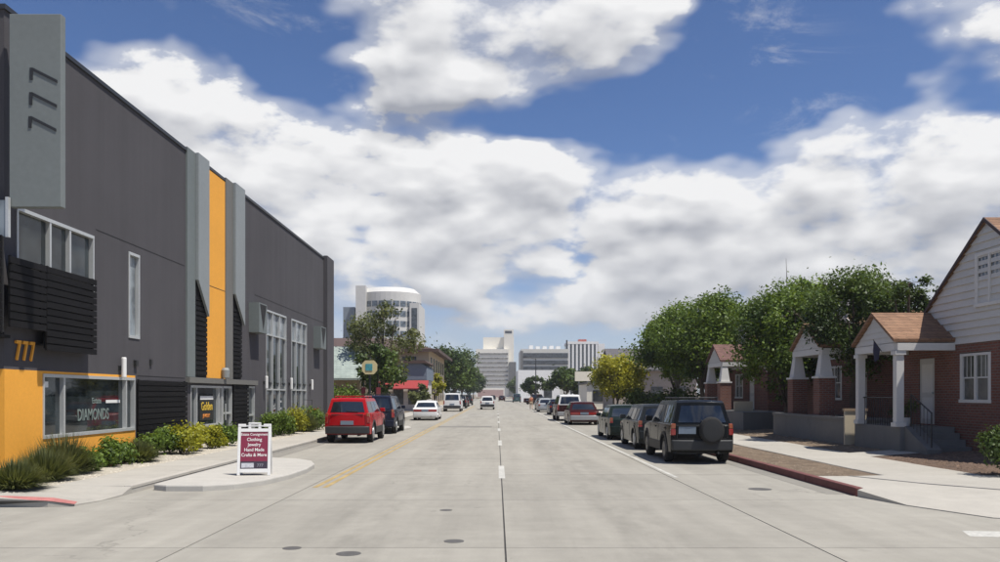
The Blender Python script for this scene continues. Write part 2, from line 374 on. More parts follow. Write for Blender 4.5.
def text(name, s, size, m, parent, loc, rot, ext=.01, align='CENTER', xs=1.0, world=True):
    cu = bpy.data.curves.new('t', 'FONT'); cu.body = s; cu.size = size; cu.extrude = ext; cu.align_x = align; cu.align_y = 'CENTER'; cu.resolution_u = 3
    cu.offset = size*.012
    t = bpy.data.objects.new('t', cu); C.objects.link(t)
    dgp = bpy.context.evaluated_depsgraph_get(); me = bpy.data.meshes.new_from_object(t.evaluated_get(dgp))
    bpy.data.objects.remove(t)
    me.transform(Matrix.Diagonal((xs, 1, 1, 1)))
    me.name = name; me.materials.clear(); me.materials.append(m)
    o = bpy.data.objects.new(name, me); C.objects.link(o); o.rotation_euler = rot
    if parent is not None:
        o.parent = parent; g = ORG.get(parent.name, (0, 0, 0)) if world else (0, 0, 0)
        loc = (loc[0]-g[0], loc[1]-g[1], loc[2]-g[2])
    o.location = loc
    return o
def wall_holes(X, y0, y1, z0, z1, holes, depth):   # wall in the plane x = X with rectangular openings; depth > 0 goes towards +x
    ys = sorted({y0, y1, *[v for h in holes for v in h[:2]]}); zs = sorted({z0, z1, *[v for h in holes for v in h[2:]]})
    ys = [y for y in ys if y0 <= y <= y1]; zs = [z for z in zs if z0 <= z <= z1]
    m = MB()
    for i in range(len(ys)-1):
        for j in range(len(zs)-1):
            cy, cz = (ys[i]+ys[i+1])/2, (zs[j]+zs[j+1])/2
            if any(h[0] < cy < h[1] and h[2] < cz < h[3] for h in holes): continue
            m.add([(X, ys[i], zs[j]), (X, ys[i+1], zs[j]), (X, ys[i+1], zs[j+1]), (X, ys[i], zs[j+1])], [(0, 1, 2, 3)])
    for a, b, c, d in holes:
        E = X+depth
        for p, q in (((a, c), (b, c)), ((b, c), (b, d)), ((b, d), (a, d)), ((a, d), (a, c))):
            m.add([(X, *p), (X, *q), (E, *q), (E, *p)], [(0, 1, 2, 3)])
    return m
# ------------------------------------------------------------------ the ground
def sheet(name, pts, z, m): 
    me = MB().add([(x, y, z) for x, y in pts], [tuple(range(len(pts)))]); return struct(me.build(name, m))
sheet('ground', [(-2500, -300), (2500, -300), (2500, 4500), (-2500, 4500)], -.06, M_ground)
KL, KR = -6.8, 6.5
LANES = [KL, -3.76, .10, 3.86, KR]
road = sheet('road', [(KL, -14), (KR, -14), (KR, 900), (KL, 900)], -.014, M_sealant)
for i in range(4):
    y = -12.9+i*.0
    k = 0
    while y < 62:
        L = 4.6
        g = .018
        gl = .010 if i in (1, 2, 3) else .0
        gr = .010 if i in (0, 1, 2) else .0
        if i == 1: gr = .012
        MB().box(LANES[i]+gl, LANES[i+1]-gr, y+g*.45, y+L-g*.45, -.1, 0).build('slab', M_road, road)
        y += L; k += 1
    YEND = y
    MB().box(LANES[i]+(.016 if i else 0), LANES[i+1]-(.016 if i < 3 else 0), YEND, 900, -.1, 0).build('slab', M_road, road)
side_l = sheet('side_street', [(-70, -14), (KL, -14), (KL, 15.7), (-70, 14.2)], -.004, M_road)
side_r = sheet('side_street', [(KR, -14), (70, -14), (70, 13.0), (KR, 15.4)], -.004, M_road)
MB().add([(7.6, 12.3, .001), (30, 11.1, .001), (30, 9.9, .001), (8.6, 11.55, .001)], [(0, 1, 2, 3)]).build('asphalt_patch', M_asph, side_r)
MB().add([(6.3, 11.35, .0015), (9.5, 10.95, .0015), (9.5, 10.45, .0015), (6.15, 10.9, .0015)], [(0, 1, 2, 3)]).build('crosswalk_line', M_wpaint, side_r)
MB().add([(-20, 12.2, .001), (-8.6, 12.9, .001), (-8.3, 12.65, .001), (-20, 11.5, .001)], [(0, 1, 2, 3)]).build('asphalt_patch', M_asph, side_l)
MB().add([(-20, 11.2, .001), (-7.2, 12.2, .001), (-7.2, 12.05, .001), (-20, 10.9, .001)], [(0, 1, 2, 3)]).build('crosswalk_line', M_wpaint, side_l)
M_gut = concrete('gutter_concrete', (.225, .212, .186), .9, .3, True)
MB().box(KL+.002, KL+.42, 23.2, 300, .0005, .003).build('gutter', M_gut, road); MB().box(KR-.40, KR-.002, 15.5, 300, .0005, .003).build('gutter', M_gut, road)
# painted lines
for k in range(26):
    y0 = 18.4+11.8*k
    MB().box(.04, .18, y0, y0+3.2, .0005, .0035).build('lane_dash', M_wpaint, road)
MB().box(3.94, 4.03, 18.6, 120, .0005, .0035).build('parking_line', M_wpaint, road)
for dx in (0, .2):
    MB().box(-3.66+dx, -3.56+dx, 16.6, 130, .0005, .0035).build('yellow_line', M_ypaint, road)
MB().box(-3.4, -.3, 46.5, 48.6, .0005, .0028).build('dark_patch', concrete('dark_patch_concrete', (.20, .19, .17), .8, .3), road)  # darker rectangle of concrete across the left lane
for px, py, r in ((292, 548, .10), (348.5, 553.5, .13), (454, 541, .115), (446, 510, .09), (760, 489, .20)):
    d = dg(py); c = MB().lathe([(r*1.12, 0), (r*1.12, .003), (r, .005), (r*.9, .004)], (xat(px, d), d, 0), n=20).build('valve_cover', mat('cast_iron', (.09, .085, .08), .7, .2, 8), road)
# pavements
walk_l = sheet('pavement_left', [(KL+.01, 15.6), (KL+.01, 300), (-8.25, 300), (-8.25, 15.6)], .10, M_kerb)
walk_r = sheet('pavement_right', [(8.12, 15), (10.2, 15), (10.2, 300), (8.12, 300)], .10, M_kerb)
def slabs(x0, x1, y0, y1, L, parent, z=.15):
    y = y0
    while y < y1-.01:
        e = min(y+L, y1); MB().box(x0, x1, y+.006, e-.006, .02, z+random.uniform(-.004, .004)).build('paving_slab', M_walk, parent, bevel=.012, seg=1); y = e
slabs(-8.25, KL-.16, 15.6, 75, 1.5, walk_l); slabs(-8.25, KL-.16, 75, 300, 75, walk_l)
slabs(8.12, 10.2, 17.6, 75, 1.5, walk_r); slabs(8.12, 10.2, 75, 300, 75, walk_r)
def kerb(x0, x1, y0, y1, L, parent, m):
    y = y0
    while y < y1-.01:
        e = min(y+L, y1); MB().box(x0, x1, y+.004, e-.004, -.1, .155).build('kerb_stone', m, parent, bevel=.02); y = e
kerb(KL-.155, KL, 15.6, 60, 3, walk_l, M_kerb); kerb(KL-.155, KL, 60, 300, 80, walk_l, M_kerb)
kerb(KR, KR+.155, 15.2, 30, 2.46, walk_r, M_redpaint); kerb(KR, KR+.155, 30, 60, 3, walk_r, M_kerb); kerb(KR, KR+.155, 60, 300, 80, walk_r, M_kerb)
# street corners with their ramps
def patch(name, pts, m, parent=None):      # polygon of (x, y, z) top points with sides to the ground
    n = len(pts); vs = list(pts)+[(x, y, -.1) for x, y, z in pts]
    return MB().add(vs, [tuple(range(n))]+[(i, (i+1) % n, n+(i+1) % n, n+i) for i in range(n)]).build(name, m, parent)
patch('corner_slab', [(KL, 15.6, .13), (-8.25, 15.6, .15), (-9.2, 15.35, .15), (-30, 15.2, .15), (-30, 13.3, .14), (-8.2, 13.78, .13), (-7.35, 13.72, .10), (-6.98, 13.85, .03), (-6.86, 14.5, .012), (KL, 15.2, .03)], M_walk, walk_l)
MB().add([(-30, 13.29, .146), (-8.2, 13.77, .136), (-7.35, 13.71, .106), (-6.98, 13.85, .034), (-7.05, 14.08, .046), (-7.42, 14.02, .120), (-8.2, 14.1, .140), (-30, 13.6, .150)], [tuple(range(8))]).build('kerb_paint', M_pink, walk_l)
MB().add([(-30, 13.285, -.02), (-8.2, 13.765, -.02), (-7.35, 13.705, -.01), (-6.98, 13.845, .0), (-6.98, 13.845, .034), (-7.35, 13.705, .106), (-8.2, 13.765, .136), (-30, 13.285, .146)], [tuple(range(8))]).build('kerb_face', M_asph, walk_l)
patch('corner_slab', [(KR+.02, 15.15, .12), (6.8, 13.9, .012), (7.4, 12.5, .010), (8.5, 12.0, .012), (30, 11.2, .06), (30, 14.0, .15), (9.2, 14.6, .15), (8.12, 15.9, .15), (7.3, 17.4, .15), (KR+.15, 17.4, .15), (KR+.15, 15.2, .15)], M_walk, walk_r)
patch('seam', [(7.28, 17.38, .156), (8.10, 15.88, .156), (9.19, 14.57, .156), (30, 13.98, .156), (30, 14.05, .158), (9.22, 14.64, .158), (8.15, 15.93, .158), (7.36, 17.4, .158)], M_gray_conc, walk_r)
patch('corner_slab', [(9.23, 14.62, .152), (30, 14.05, .155), (30, 17.56, .155), (8.12, 17.56, .152), (7.35, 17.4, .15), (8.14, 15.93, .15)], M_walk, walk_r)
# bulb-out pad on the left with the board on it
PADC = [(-6.62, 16.15)] + [(-6.3+.0, 15.95), (-5.6, 15.95), (-5.1, 16.25), (-4.72, 17.0), (-4.5, 18.2), (-4.45, 19.6), (-4.55, 20.9), (-4.85, 21.9), (-5.4, 22.6), (-6.1, 22.95), (-6.62, 23.0)]
pad = MB().prism([(x, y) for x, y in PADC], -.05, .12, 'z').build('kerb_island', M_pad, None, bevel=.03)
struct(pad)
island2 = MB().prism([(-6.6, 42.3), (-4.7, 42.6), (-4.5, 44), (-4.8, 45.6), (-6.6, 46.2)], -.05, .12, 'z').build('kerb_island', M_pad, None, bevel=.03); struct(island2)
# planting beds and yards
def rough_sheet(name, x0, x1, y0, y1, z0, z1, m, nx, ny, amp, parent=None):
    m_ = MB(); vs = []
    for j in range(ny+1):
        for i in range(nx+1):
            u, v = i/nx, j/ny
            e = min(1, 6*min(u, 1-u, v, 1-v)+.25)
            vs.append((x0+(x1-x0)*u, y0+(y1-y0)*v, z0+(z1-z0)*u+amp*e*random.uniform(-1, 1)))
    fs = [(j*(nx+1)+i, j*(nx+1)+i+1, (j+1)*(nx+1)+i+1, (j+1)*(nx+1)+i) for j in range(ny) for i in range(nx)]
    return struct(m_.add(vs, fs).build(name, m, parent, smooth=True))
rough_sheet('planting_bed', -8.25, -10.1, 15.4, 60, .13, .17, M_sand, 10, 130, .015)
rough_sheet('pebble_strip', 6.66, 8.11, 17.42, 46, .13, .13, M_pebble, 8, 120, .014)
rough_sheet('yard', 10.2, 13.3, 17.58, 22.9, .14, .33, M_mulch, 22, 40, .03)
rough_sheet('yard', 10.2, 13.3, 24.3, 60, .14, .30, M_pebble, 16, 140, .025)
rough_sheet('yard', 13.3, 45, 14.2, 75, .31, .32, M_ground, 4, 6, .01)
sheet('yard', [(10.2, 60), (60, 60), (60, 600), (10.2, 600)], .12, M_ground)
sheet('yard', [(-8.25, 60), (-80, 60), (-80, 600), (-8.25, 600)], .12, M_ground)
path = rough_sheet('path', 10.2, 13.0, 22.9, 24.3, .15, .335, M_walk, 6, 3, .0)
def scatter(name, n, x0, x1, y0, y1, zf, s0, s1, m, flat=.5):
    V = []; F = []
    for i in range(n):
        x, y = random.uniform(x0, x1), random.uniform(y0, y1); s = random.uniform(s0, s1); z = zf(x, y)
        a = random.uniform(0, 6.28); b = len(V); k = random.uniform(.4, 1)
        ca, sa = math.cos(a)*s, math.sin(a)*s
        V += [(x+ca, y+sa, z), (x-sa*k, y+ca*k, z), (x-ca, y-sa, z), (x+sa*k, y-ca*k, z), (x+ca*.2, y+sa*.2, z+s*flat*random.uniform(.6, 1.4))]
        F += [(b, b+1, b+4), (b+1, b+2, b+4), (b+2, b+3, b+4), (b+3, b, b+4)]
    me = bpy.data.meshes.new(name); me.from_pydata(V, [], F); me.materials.append(m)
    o = bpy.data.objects.new(name, me); C.objects.link(o); o['kind'] = 'stuff'; return o
yz = lambda x, y: .14+.19*(x-10.2)/3.1-.015
M_chip = mat('bark_chip', (.15, .10, .07), .95, .5, 9, fine=.4); M_stone = mat('pebble_stone', (.22, .17, .12), .9, .45, 9, fine=.4)
tag(scatter('bark_chips', 5200, 10.25, 12.9, 17.7, 22.8, yz, .018, .06, M_chip), 'loose brown bark chips covering the front yard', 'bark chips')
tag(scatter('yard_gravel', 5200, 10.25, 12.4, 24.4, 38, yz, .015, .05, M_stone), 'brown gravel in the yards beyond the porch path', 'gravel')
tag(scatter('verge_pebbles', 4600, 6.72, 8.05, 17.5, 30, lambda x, y: .118, .014, .042, M_stone), 'tan pebbles in the strip behind the red kerb', 'pebbles')
tag(scatter('bed_gravel', 5000, -9.85, -8.3, 15.5, 45, lambda x, y: .135, .012, .035, mat('pale_stone', (.52, .47, .39), .9, .3, 9, fine=.3)), 'pale gravel in the planting bed below the orange wall', 'gravel')
# ------------------------------------------------------------------ the charcoal building with orange panels
BX, BT = -10.0, 9.65
B = thing('commercial_building', 'charcoal stucco two-storey commercial building with orange panels and black slat screens', 'building', (BX, 17.0, .12))
def wy(px, X=BX): return dw(px, X)
H_low = (18.46, 23.1, .88, 2.28); H_up = (17.45, 20.75, 4.3, 5.74); H_slim = (22.75, 23.4, 3.4, 5.7)
H_ent = (27.35, 30.45, .75, 2.12); H_door = (30.55, 31.55, .15, 2.12); H_d2 = (33.6, 34.5, .15, 2.15)
H_t1 = (36.3, 39.7, .78, 5.5); H_t2 = (40.75, 43.95, .78, 5.5)
wall_holes(BX, 17.0, 50.2, 2.36, BT, [H_up, H_slim, (H_t1[0], H_t1[1], 2.36, 5.5), (H_t2[0], H_t2[1], 2.36, 5.5)], -.16).build('wall', M_stucco, B)
wall_holes(BX, 23.16, 50.2, 0, 2.36, [H_ent, H_door, H_d2, (H_t1[0], H_t1[1], .78, 2.36), (H_t2[0], H_t2[1], .78, 2.36)], -.16).build('wall', M_stucco, B)
w_or = wall_holes(BX, 17.0, 23.16, 0, 2.36, [H_low], -.16).build('orange_wall', M_orange, B); w_or['label'] = 'bright orange stucco base'
bx(-45, BX, 17.0, 17.004, 0, 2.36).build('orange_wall', M_orange, B)
m = MB(); m.add([(-45, 17.0, 2.36), (BX, 17.0, 2.36), (BX, 17.0, BT), (-45, 17.0, BT)], [(0, 1, 2, 3)])
m.add([(-45, 50.2, 0), (BX, 50.2, 0), (BX, 50.2, BT), (-45, 50.2, BT)], [(3, 2, 1, 0)]); m.add([(-45, 17, 0), (-45, 50.2, 0), (-45, 50.2, BT), (-45, 17, BT)], [(0, 1, 2, 3)])
m.build('wall', M_stucco, B)
bx(-44.9, BX-.02, 17.02, 50.18, BT-.4, BT-.3).build('roof', M_coping, B)
bx(BX-.30, BX+.045, 16.96, 50.2, BT, BT+.10).build('coping', M_coping, B)
bx(-45, BX-.30, 16.96, 17.28, BT, BT+.10).build('coping', M_coping, B)
# stucco control joints
for z in (2.36, 5.95):
    bx(BX, BX+.004, 23.3 if z < 3 else 20.9, 26.8, z-.012, z+.012).build('control_joint', M_dark, B)
    bx(BX, BX+.004, 34.6, 48.2, z-.012, z+.012).build('control_joint', M_dark, B) if z > 3 else None
def bwindow(h, vs, hs, gm=M_glass, fw=.055, top=None, name='window'):
    y0, y1, z0, z1 = h
    f = MB(); f.box(BX-.12, BX+.025, y0-.02, y1+.02, z0-.02, z0+fw); f.box(BX-.12, BX+.025, y0-.02, y1+.02, z1-fw, z1+.02)
    for y in (y0+fw/2-.02, y1-fw/2+.02): f.box(BX-.12, BX+.022, y-fw/2, y+fw/2, z0+fw, z1-fw)
    fr = f.build(name, M_alu, B)
    yb = [y0+fw]+[v for v in vs]+[y1-fw]; zb = [z0+fw]+[v for v in hs]+[z1-fw]
    for i in range(len(yb)-1):
        for j in range(len(zb)-1):
            g = top if (top and j == len(zb)-2) else gm
            bx(BX-.10, BX-.085, yb[i]+.002, yb[i+1]-.002, zb[j]+.002, zb[j+1]-.002).build('pane', g, fr)
    for v in vs: bx(BX-.12, BX+.015, v-.035, v+.035, z0+fw, z1-fw).build('mullion', M_alu, fr)
    for i in range(len(yb)-1):
        for v in hs: bx(BX-.12, BX+.010, yb[i]+(.035 if i else 0), yb[i+1]-(.035 if i < len(yb)-2 else 0), v-.03, v+.03).build('transom', M_alu, fr)
    return fr
wl = bwindow(H_low, [dw(64, BX), dw(126, BX)], []); wl['label'] = 'wide shop window with lettering'
wu = bwindow(H_up, [18.75, 19.62], [])
bwindow(H_slim, [], [], M_glass2); 
we = bwindow(H_ent, [27.9, 30.1], [])
bwindow(H_t1, [37.35, 38.55], [2.05, 4.45], top=M_glass2); bwindow(H_t2, [41.7, 42.9], [2.05, 4.45], top=M_glass2)
dr = bwindow(H_door, [], [1.15], name='door'); bx(BX+.03, BX+.06, 30.72, 30.76, .9, 1.5).build('handle', M_alu, dr)
bwindow(H_d2, [], [1.0], name='door')
RW = (R(90), 0, R(90))
M_glyph = mat('grey_green_lettering', (.17, .21, .19), .6, .05)
text('lettering', 'DIAMONDS', .40, M_glyph, wl, (BX-.080, 20.95, 1.33), RW, .003, xs=.78)
text('lettering', 'Estate', .20, M_glyph, wl, (BX-.080, 21.1, 1.68), RW, .003)
bx(BX-.083, BX-.078, 21.6, 22.4, 1.62, 1.70).build('sticker', M_white_pl, wl); bx(BX-.083, BX-.078, 18.62, 18.82, 2.0, 2.13).build('sticker', M_white_pl, wl)
M_signy = mat('yellow_sign', (.62, .42, .04), .5, .1, 3); M_signk = mat('black_sign', (.015, .015, .015), .4, .1, 3)
bx(BX-.083, BX-.06, 28.35, 29.75, .95, 1.80).build('window_sign', M_signk, we)
bx(BX-.083, BX-.058, 28.4, 29.7, 1.66, 1.78).build('window_sign', M_white_pl, we)
text('lettering', 'Golden', .40, M_signy, we, (BX-.052, 29.05, 1.42), RW, .004, xs=.95); text('lettering', 'JEWELRY', .17, mat('orange_letter', (.7, .25, .05), .5), we, (BX-.052, 29.0, 1.1), RW, .004)
# 777 in orange on the wall
for i, px in enumerate((16.5, 23.5, 30.5)):
    text('house_number', '7', .58, M_orange, B, (BX+.03, dw(px, BX), 2.74), RW, .02, xs=.70)
# slat screens, every slat a piece
def slats(X0, X1, y0, y1, z0, z1, n, frac=.72, name='slat', endposts=True, backing=True):
    st = (z1-z0)/n
    for k in range(n):
        bx(X0, X1, y0, y1, z0+k*st, z0+k*st+st*frac).build(name, M_slat, B)
    if endposts:
        for y in (y0+.08, y1-.13): bx(X0-.05, X0-.004, y, y+.06, z0, z1).build('post', M_slat, B)
    if backing: bx(BX+.003, BX+.02, y0+.02, y1-.02, z0+.02, z1-.02).build('backing', M_dark, B)
slats(-9.74, -9.70, 16.70, 18.05, 3.2, 4.63, 9, .84, backing=False); slats(-9.74, -9.70, 18.07, 20.32, 2.80, 4.63, 12, .84, backing=False); bx(-9.80, -9.795, 18.1, 20.28, 2.84, 4.6).build('backing', M_dark, B); bx(-9.80, -9.795, 16.8, 18.08, 3.22, 4.6).build('backing', M_dark, B)
for k in range(12):
    z = 3.05+k*.165; bx(-14, -9.76, 16.5, 16.54, z, z+.12).build('slat', M_slat, B)
bx(-14, -9.78, 16.58, 16.62, 3.08, 4.98).build('backing', M_dark, B)
bx(-13.5, -9.85, 16.6, 16.96, 2.98, 3.04).build('screen_floor', M_slat, B); bx(-9.998, -9.81, 18.1, 20.3, 2.9, 2.94).build('screen_floor', M_dark, B)
bx(-14, -9.8, 16.72, 16.76, 4.99, 5.72).build('glass_guard', M_glass2, B); bx(-9.8, -9.74, 16.70, 16.78, 4.98, 5.78).build('post', M_alu, B)
slats(BX+.05, BX+.085, 23.2, 26.85, .2, 2.26, 13, .84)
slats(BX+.05, BX+.085, 31.6, 33.5, .2, 2.22, 13, .84)
bx(BX, BX+.14, 26.9, 34.6, 2.22, 2.40).build('entry_canopy', M_tgrey, B)
# tall vertical panels
def fin(y0, y1, z_l, z_r, m, X1=BX+.16):
    MB().prism([(y0, z_l), (y1, z_r), (y1, BT+.16), (y0, BT+.16)], X1-.08, X1, 'x').build('vertical_panel', m, B)
    bx(BX+.002, X1-.08, y0+.004, y0+.06, z_l, BT+.15).build('panel_return', m, B)
bx(BX+.002, BX+.06, 26.9, 27.62, 2.41, BT+.14).build('vertical_panel', M_grn, B)
fin(27.64, 28.68, 5.62, 4.5, M_lgrey)
bx(BX+.002, BX+.03, 28.82, 30.72, 2.41, BT-.02).build('vertical_panel', M_orange, B)['label'] = 'full-height bright orange panel'
bx(BX+.03, BX+.034, 28.82, 30.72, 5.60, 5.62).build('control_joint', M_dark, B)
bx(BX+.002, BX+.06, 30.74, 31.55, 2.41, BT+.14).build('vertical_panel', M_tgrey, B)
fin(31.57, 32.75, 5.62, 4.5, M_lgrey)
for y0, y1 in ((27.66, 28.78), (31.6, 32.7)):
    bx(BX+.003, BX+.012, y0, y1, 2.42, 6.2).build('backing', M_dark, B)
    for k in range(16): bx(BX+.014, BX+.055, y0+.01, y1-.01, 2.5+k*.165, 2.62+k*.165).build('slat', M_slat, B)
# hooded boxes
for y0, y1 in ((33.75, 34.9), (45.6, 47.0)):
    bx(BX+.002, BX+.42, y0, y1, 4.35, 5.55).build('hood', M_grn, B)
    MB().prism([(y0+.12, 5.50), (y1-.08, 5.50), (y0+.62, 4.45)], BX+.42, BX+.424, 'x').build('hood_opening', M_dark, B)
# corner pier, wall lamps, downpipe
bx(BX+.002, BX+.22, 48.3, 50.25, .1, BT+.18).build('corner_pier', M_stucco, B)
for y, z in ((22.15, 2.55), (35.85, 2.35), (40.2, 2.35), (44.7, 2.35)):
    l = MB().lathe([(.05, 0), (.065, .02), (.065, .52), (.05, .54)], (BX+.14, y, z-.27), n=12).build('wall_lamp', M_white_pl, B, smooth=False)
    bx(BX+.002, BX+.1, y-.03, y+.03, z-.08, z+.05).build('bracket', M_iron, l)
MB().lathe([(.02, 0), (.13, .03), (.15, .3), (.1, .38)], (BX+.17, 30.35, 2.42), n=12).build('wall_lamp', M_lgrey, B)
bx(BX+.002, BX+.08, 23.05, 23.2, 2.62, 2.78).build('vent', M_iron, B); bx(BX+.002, BX+.05, 24.1, 24.22, 2.7, 2.85).build('vent', M_iron, B)
# vertical 777 sign fin at the corner
S = thing('projecting_sign', 'tall grey-green sign fin with vertical 777 on the corner of the charcoal building', 'sign', (-9.3, 16.82, 5.7))
d = 16.80
bx(-9.78, -8.74, d, d+.18, zat(207, d), zat(14, d)).build('sign_panel', mat('sign_grey_green', (.165, .182, .176), .6, .05, .7), S, bevel=.012)
for (x0, y0, ye) in ((31.5, 68, 80), (31, 92.5, 105), (30.3, 116.5, 128)):
    m = MB(); xa = xat(x0, d); za = zat(y0, d); zb = zat(ye, d)
    m.box(xa-.03, xa+.03, d-.014, d-.001, zb, za)
    xe = xat(x0+26, d); ze = zat(y0+13.5, d)
    m.prism([(xa+.031, za), (xa+.031, za-.065), (xe, ze-.036), (xe, ze+.022)], d-.014, d-.001, 'y')
    m.build('digit', M_iron, S)
# ------------------------------------------------------------------ plants
def leaves_mesh(name, P, N, size, tone, m, parent, aspect=.55):
    n = len(P); N = N/np.linalg.norm(N, axis=1, keepdims=True)
    a = np.cross(N, np.random.normal(size=(n, 3))); a /= np.linalg.norm(a, axis=1, keepdims=True)+1e-9
    b = np.cross(N, a); s = size[:, None]
    V = np.empty((n, 4, 3)); V[:, 0] = P+a*s; V[:, 1] = P+b*s*aspect+N*s*.12; V[:, 2] = P-a*s; V[:, 3] = P-b*s*aspect+N*s*.12
    me = bpy.data.meshes.new(name); me.vertices.add(4*n); me.vertices.foreach_set('co', V.reshape(-1).astype(np.float32))
    me.loops.add(4*n); me.loops.foreach_set('vertex_index', np.arange(4*n, dtype=np.int32))
    me.polygons.add(n); me.polygons.foreach_set('loop_start', np.arange(0, 4*n, 4, dtype=np.int32)); me.polygons.foreach_set('loop_total', np.full(n, 4, dtype=np.int32))
    at = me.attributes.new('tone', 'FLOAT', 'POINT'); at.data.foreach_set('value', np.repeat(np.clip(tone, 0, 1), 4).astype(np.float32))
    me.materials.append(m); me.update(); me.validate()
    o = bpy.data.objects.new(name, me); C.objects.link(o)
    if parent: o.parent = parent; ORG[o.name] = ORG.get(parent.name, (0, 0, 0))
    return o
def tree(name, label, x, y, h, cr, th, m, n=7000, leaf=.13, clumps=34, z0=.15, group=None, trunk_r=None, bark=M_bark, csize=.27, gap=.0, top_h=None, base=0.0, rough=1.0):
    t = thing(name, label, 'tree', (x, y, z0), random.uniform(0, 6.28), group)
    tr = trunk_r or h*.022
    mb = MB(); p = Vector((0, 0, -.15)); r = tr*1.25
    for i in range(4):
        q = Vector((random.uniform(-.08, .08)*h*.1, random.uniform(-.08, .08)*h*.1, th*(i+1)/4)); mb.tube(p, q, r, r*.86, 8, cap=False); p = q; r *= .86
    top = p; hz = (h-th*(1-base))/2; cz = h-hz
    cs = []
    for k in range(clumps):
        for _ in range(30):
            v = Vector((random.uniform(-1, 1), random.uniform(-1, 1), random.uniform(-1, 1)))
            if .35 < v.length < 1.0: break
        w = 1.0-.25*max(0, v.z)
        k_ = random.uniform(.80, 1.08)
        cs.append((Vector((v.x*cr*k_*w, v.y*cr*k_*w, cz+v.z*hz*k_*.93)), cr*csize*random.uniform(.45, 1.3)*(1.25 if k_ < .95 else .7)))
    limbs = []
    for k in range(6):
        a = k*1.047+random.uniform(-.3, .3); e = Vector((math.cos(a)*cr*.45, math.sin(a)*cr*.45, cz+random.uniform(-.1, .5)*hz))
        mid = top.lerp(e, .5)+Vector((0, 0, -.08*hz)); mb.tube(top-Vector((0, 0, .1)), mid, r*.62, r*.42, 6, False); mb.tube(mid, e, r*.42, r*.2, 6, False); limbs += [mid, e]
    lead = Vector((0, 0, cz+.6*hz)); mb.tube(top, lead, r*.8, r*.2, 6, False); limbs.append(lead); limbs.append(top.lerp(lead, .5))
    for c, rad in cs:
        l = min(limbs, key=lambda q: (q-c).length); mb.tube(l, c, r*.2, r*.07, 4, False)
    mb.build('trunk', bark, t, world=False, smooth=True)
    cw = np.array([rad**2 for c, rad in cs]); idx = np.random.choice(len(cs), n, p=cw/cw.sum())
    cc = np.array([list(c) for c, rad in cs])[idx]; rr = np.array([rad for c, rad in cs])[idx]; tn = np.random.uniform(-.40, .36, len(cs))[idx]
    dv = np.random.normal(size=(n, 3)); dv /= np.linalg.norm(dv, axis=1, keepdims=True)
    rad = np.random.uniform(0, 1, n)**.45*(1+np.random.exponential(.20, n))
    P = cc+dv*(rr*rad)[:, None]*np.array([1, 1, .8])
    N = dv*.6+np.random.normal(size=(n, 3))*.6+np.array([0, 0, .35])
    tone = .42+tn+np.random.normal(0, .16, n)+.1*(P[:, 2]-cz)/hz  # clump and height terms paint sunlit tops and dark insides into the leaves
    leaves_mesh('crown', P, N, leaf*np.random.uniform(.45, 1.5, n), tone, m, t)
    return t
def bush(name, label, x, y, w, h, m, n=1500, leaf=.05, group=None, z0=.15, up=.3, spiky=False, stems=True, lumps=7):
    t = thing(name, label, 'shrub', (x, y, z0), 0, group)
    if spiky:
        V = []; F = []; tn = []
        for i in range(n):
            a = random.uniform(0, 6.283); lean = random.random()**.6*1.35; L = h*random.uniform(.5, 1.12)
            d = Vector((math.cos(a)*math.sin(lean), math.sin(a)*math.sin(lean), math.cos(lean)))
            d.x *= w/h*.55; d.y *= w/h*.55
            p = Vector((math.cos(a), math.sin(a), 0))*random.uniform(0, .25*w); s = Vector((-math.sin(a), math.cos(a), 0))*leaf*random.uniform(.5, 1)
            q = p+d*L*.6; e = p+d*L+Vector((0, 0, -.12*L*lean)); b = len(V)
            V += [p-s*.5, p+s*.5, q+s*.5, q-s*.5, e]; F += [(b, b+1, b+2, b+3), (b+3, b+2, b+4)]; tn += [random.gauss(.45, .22)]*5
        me = bpy.data.meshes.new('foliage'); me.from_pydata(V, [], F); at = me.attributes.new('tone', 'FLOAT', 'POINT'); at.data.foreach_set('value', np.clip(np.array(tn), 0, 1).astype(np.float32))
        me.materials.append(m); o = bpy.data.objects.new('foliage', me); C.objects.link(o); o.parent = t
        mb = MB().lathe([(.2*w, -.03), (.16*w, .06), (.04*w, .14)], (0, 0, 0), n=9); mb.build('root_clump', M_bark, t, world=False)
        return t
    cs = [(Vector((random.uniform(-.6, .6)*w/2, random.uniform(-.6, .6)*w/2, h*random.uniform(.3, .78))), random.uniform(.24, .40)*min(w, h)) for _ in range(lumps)]
    mb = MB()
    for c, r in cs: mb.tube((c.x*.15, c.y*.15, -.05), c, .018, .006, 5, False)
    mb.build('stems', M_bark, t, world=False)
    idx = np.random.randint(0, len(cs), n); cc = np.array([list(c) for c, r in cs])[idx]; rr = np.array([r for c, r in cs])[idx]
    dv = np.random.normal(size=(n, 3)); dv /= np.linalg.norm(dv, axis=1, keepdims=True)
    P = cc+dv*(rr*np.random.uniform(0, 1, n)**.4*(1+np.random.exponential(.14, n)))[:, None]; P[:, 2] = np.maximum(P[:, 2], .01)
    N = dv+np.random.normal(size=(n, 3))*.7+np.array([0, 0, up])
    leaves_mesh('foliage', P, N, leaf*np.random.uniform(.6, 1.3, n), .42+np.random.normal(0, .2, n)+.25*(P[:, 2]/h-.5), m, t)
    return t
gp = 'shrubs along the charcoal building'
def on_bed(px, X): return X, dw(px, X)
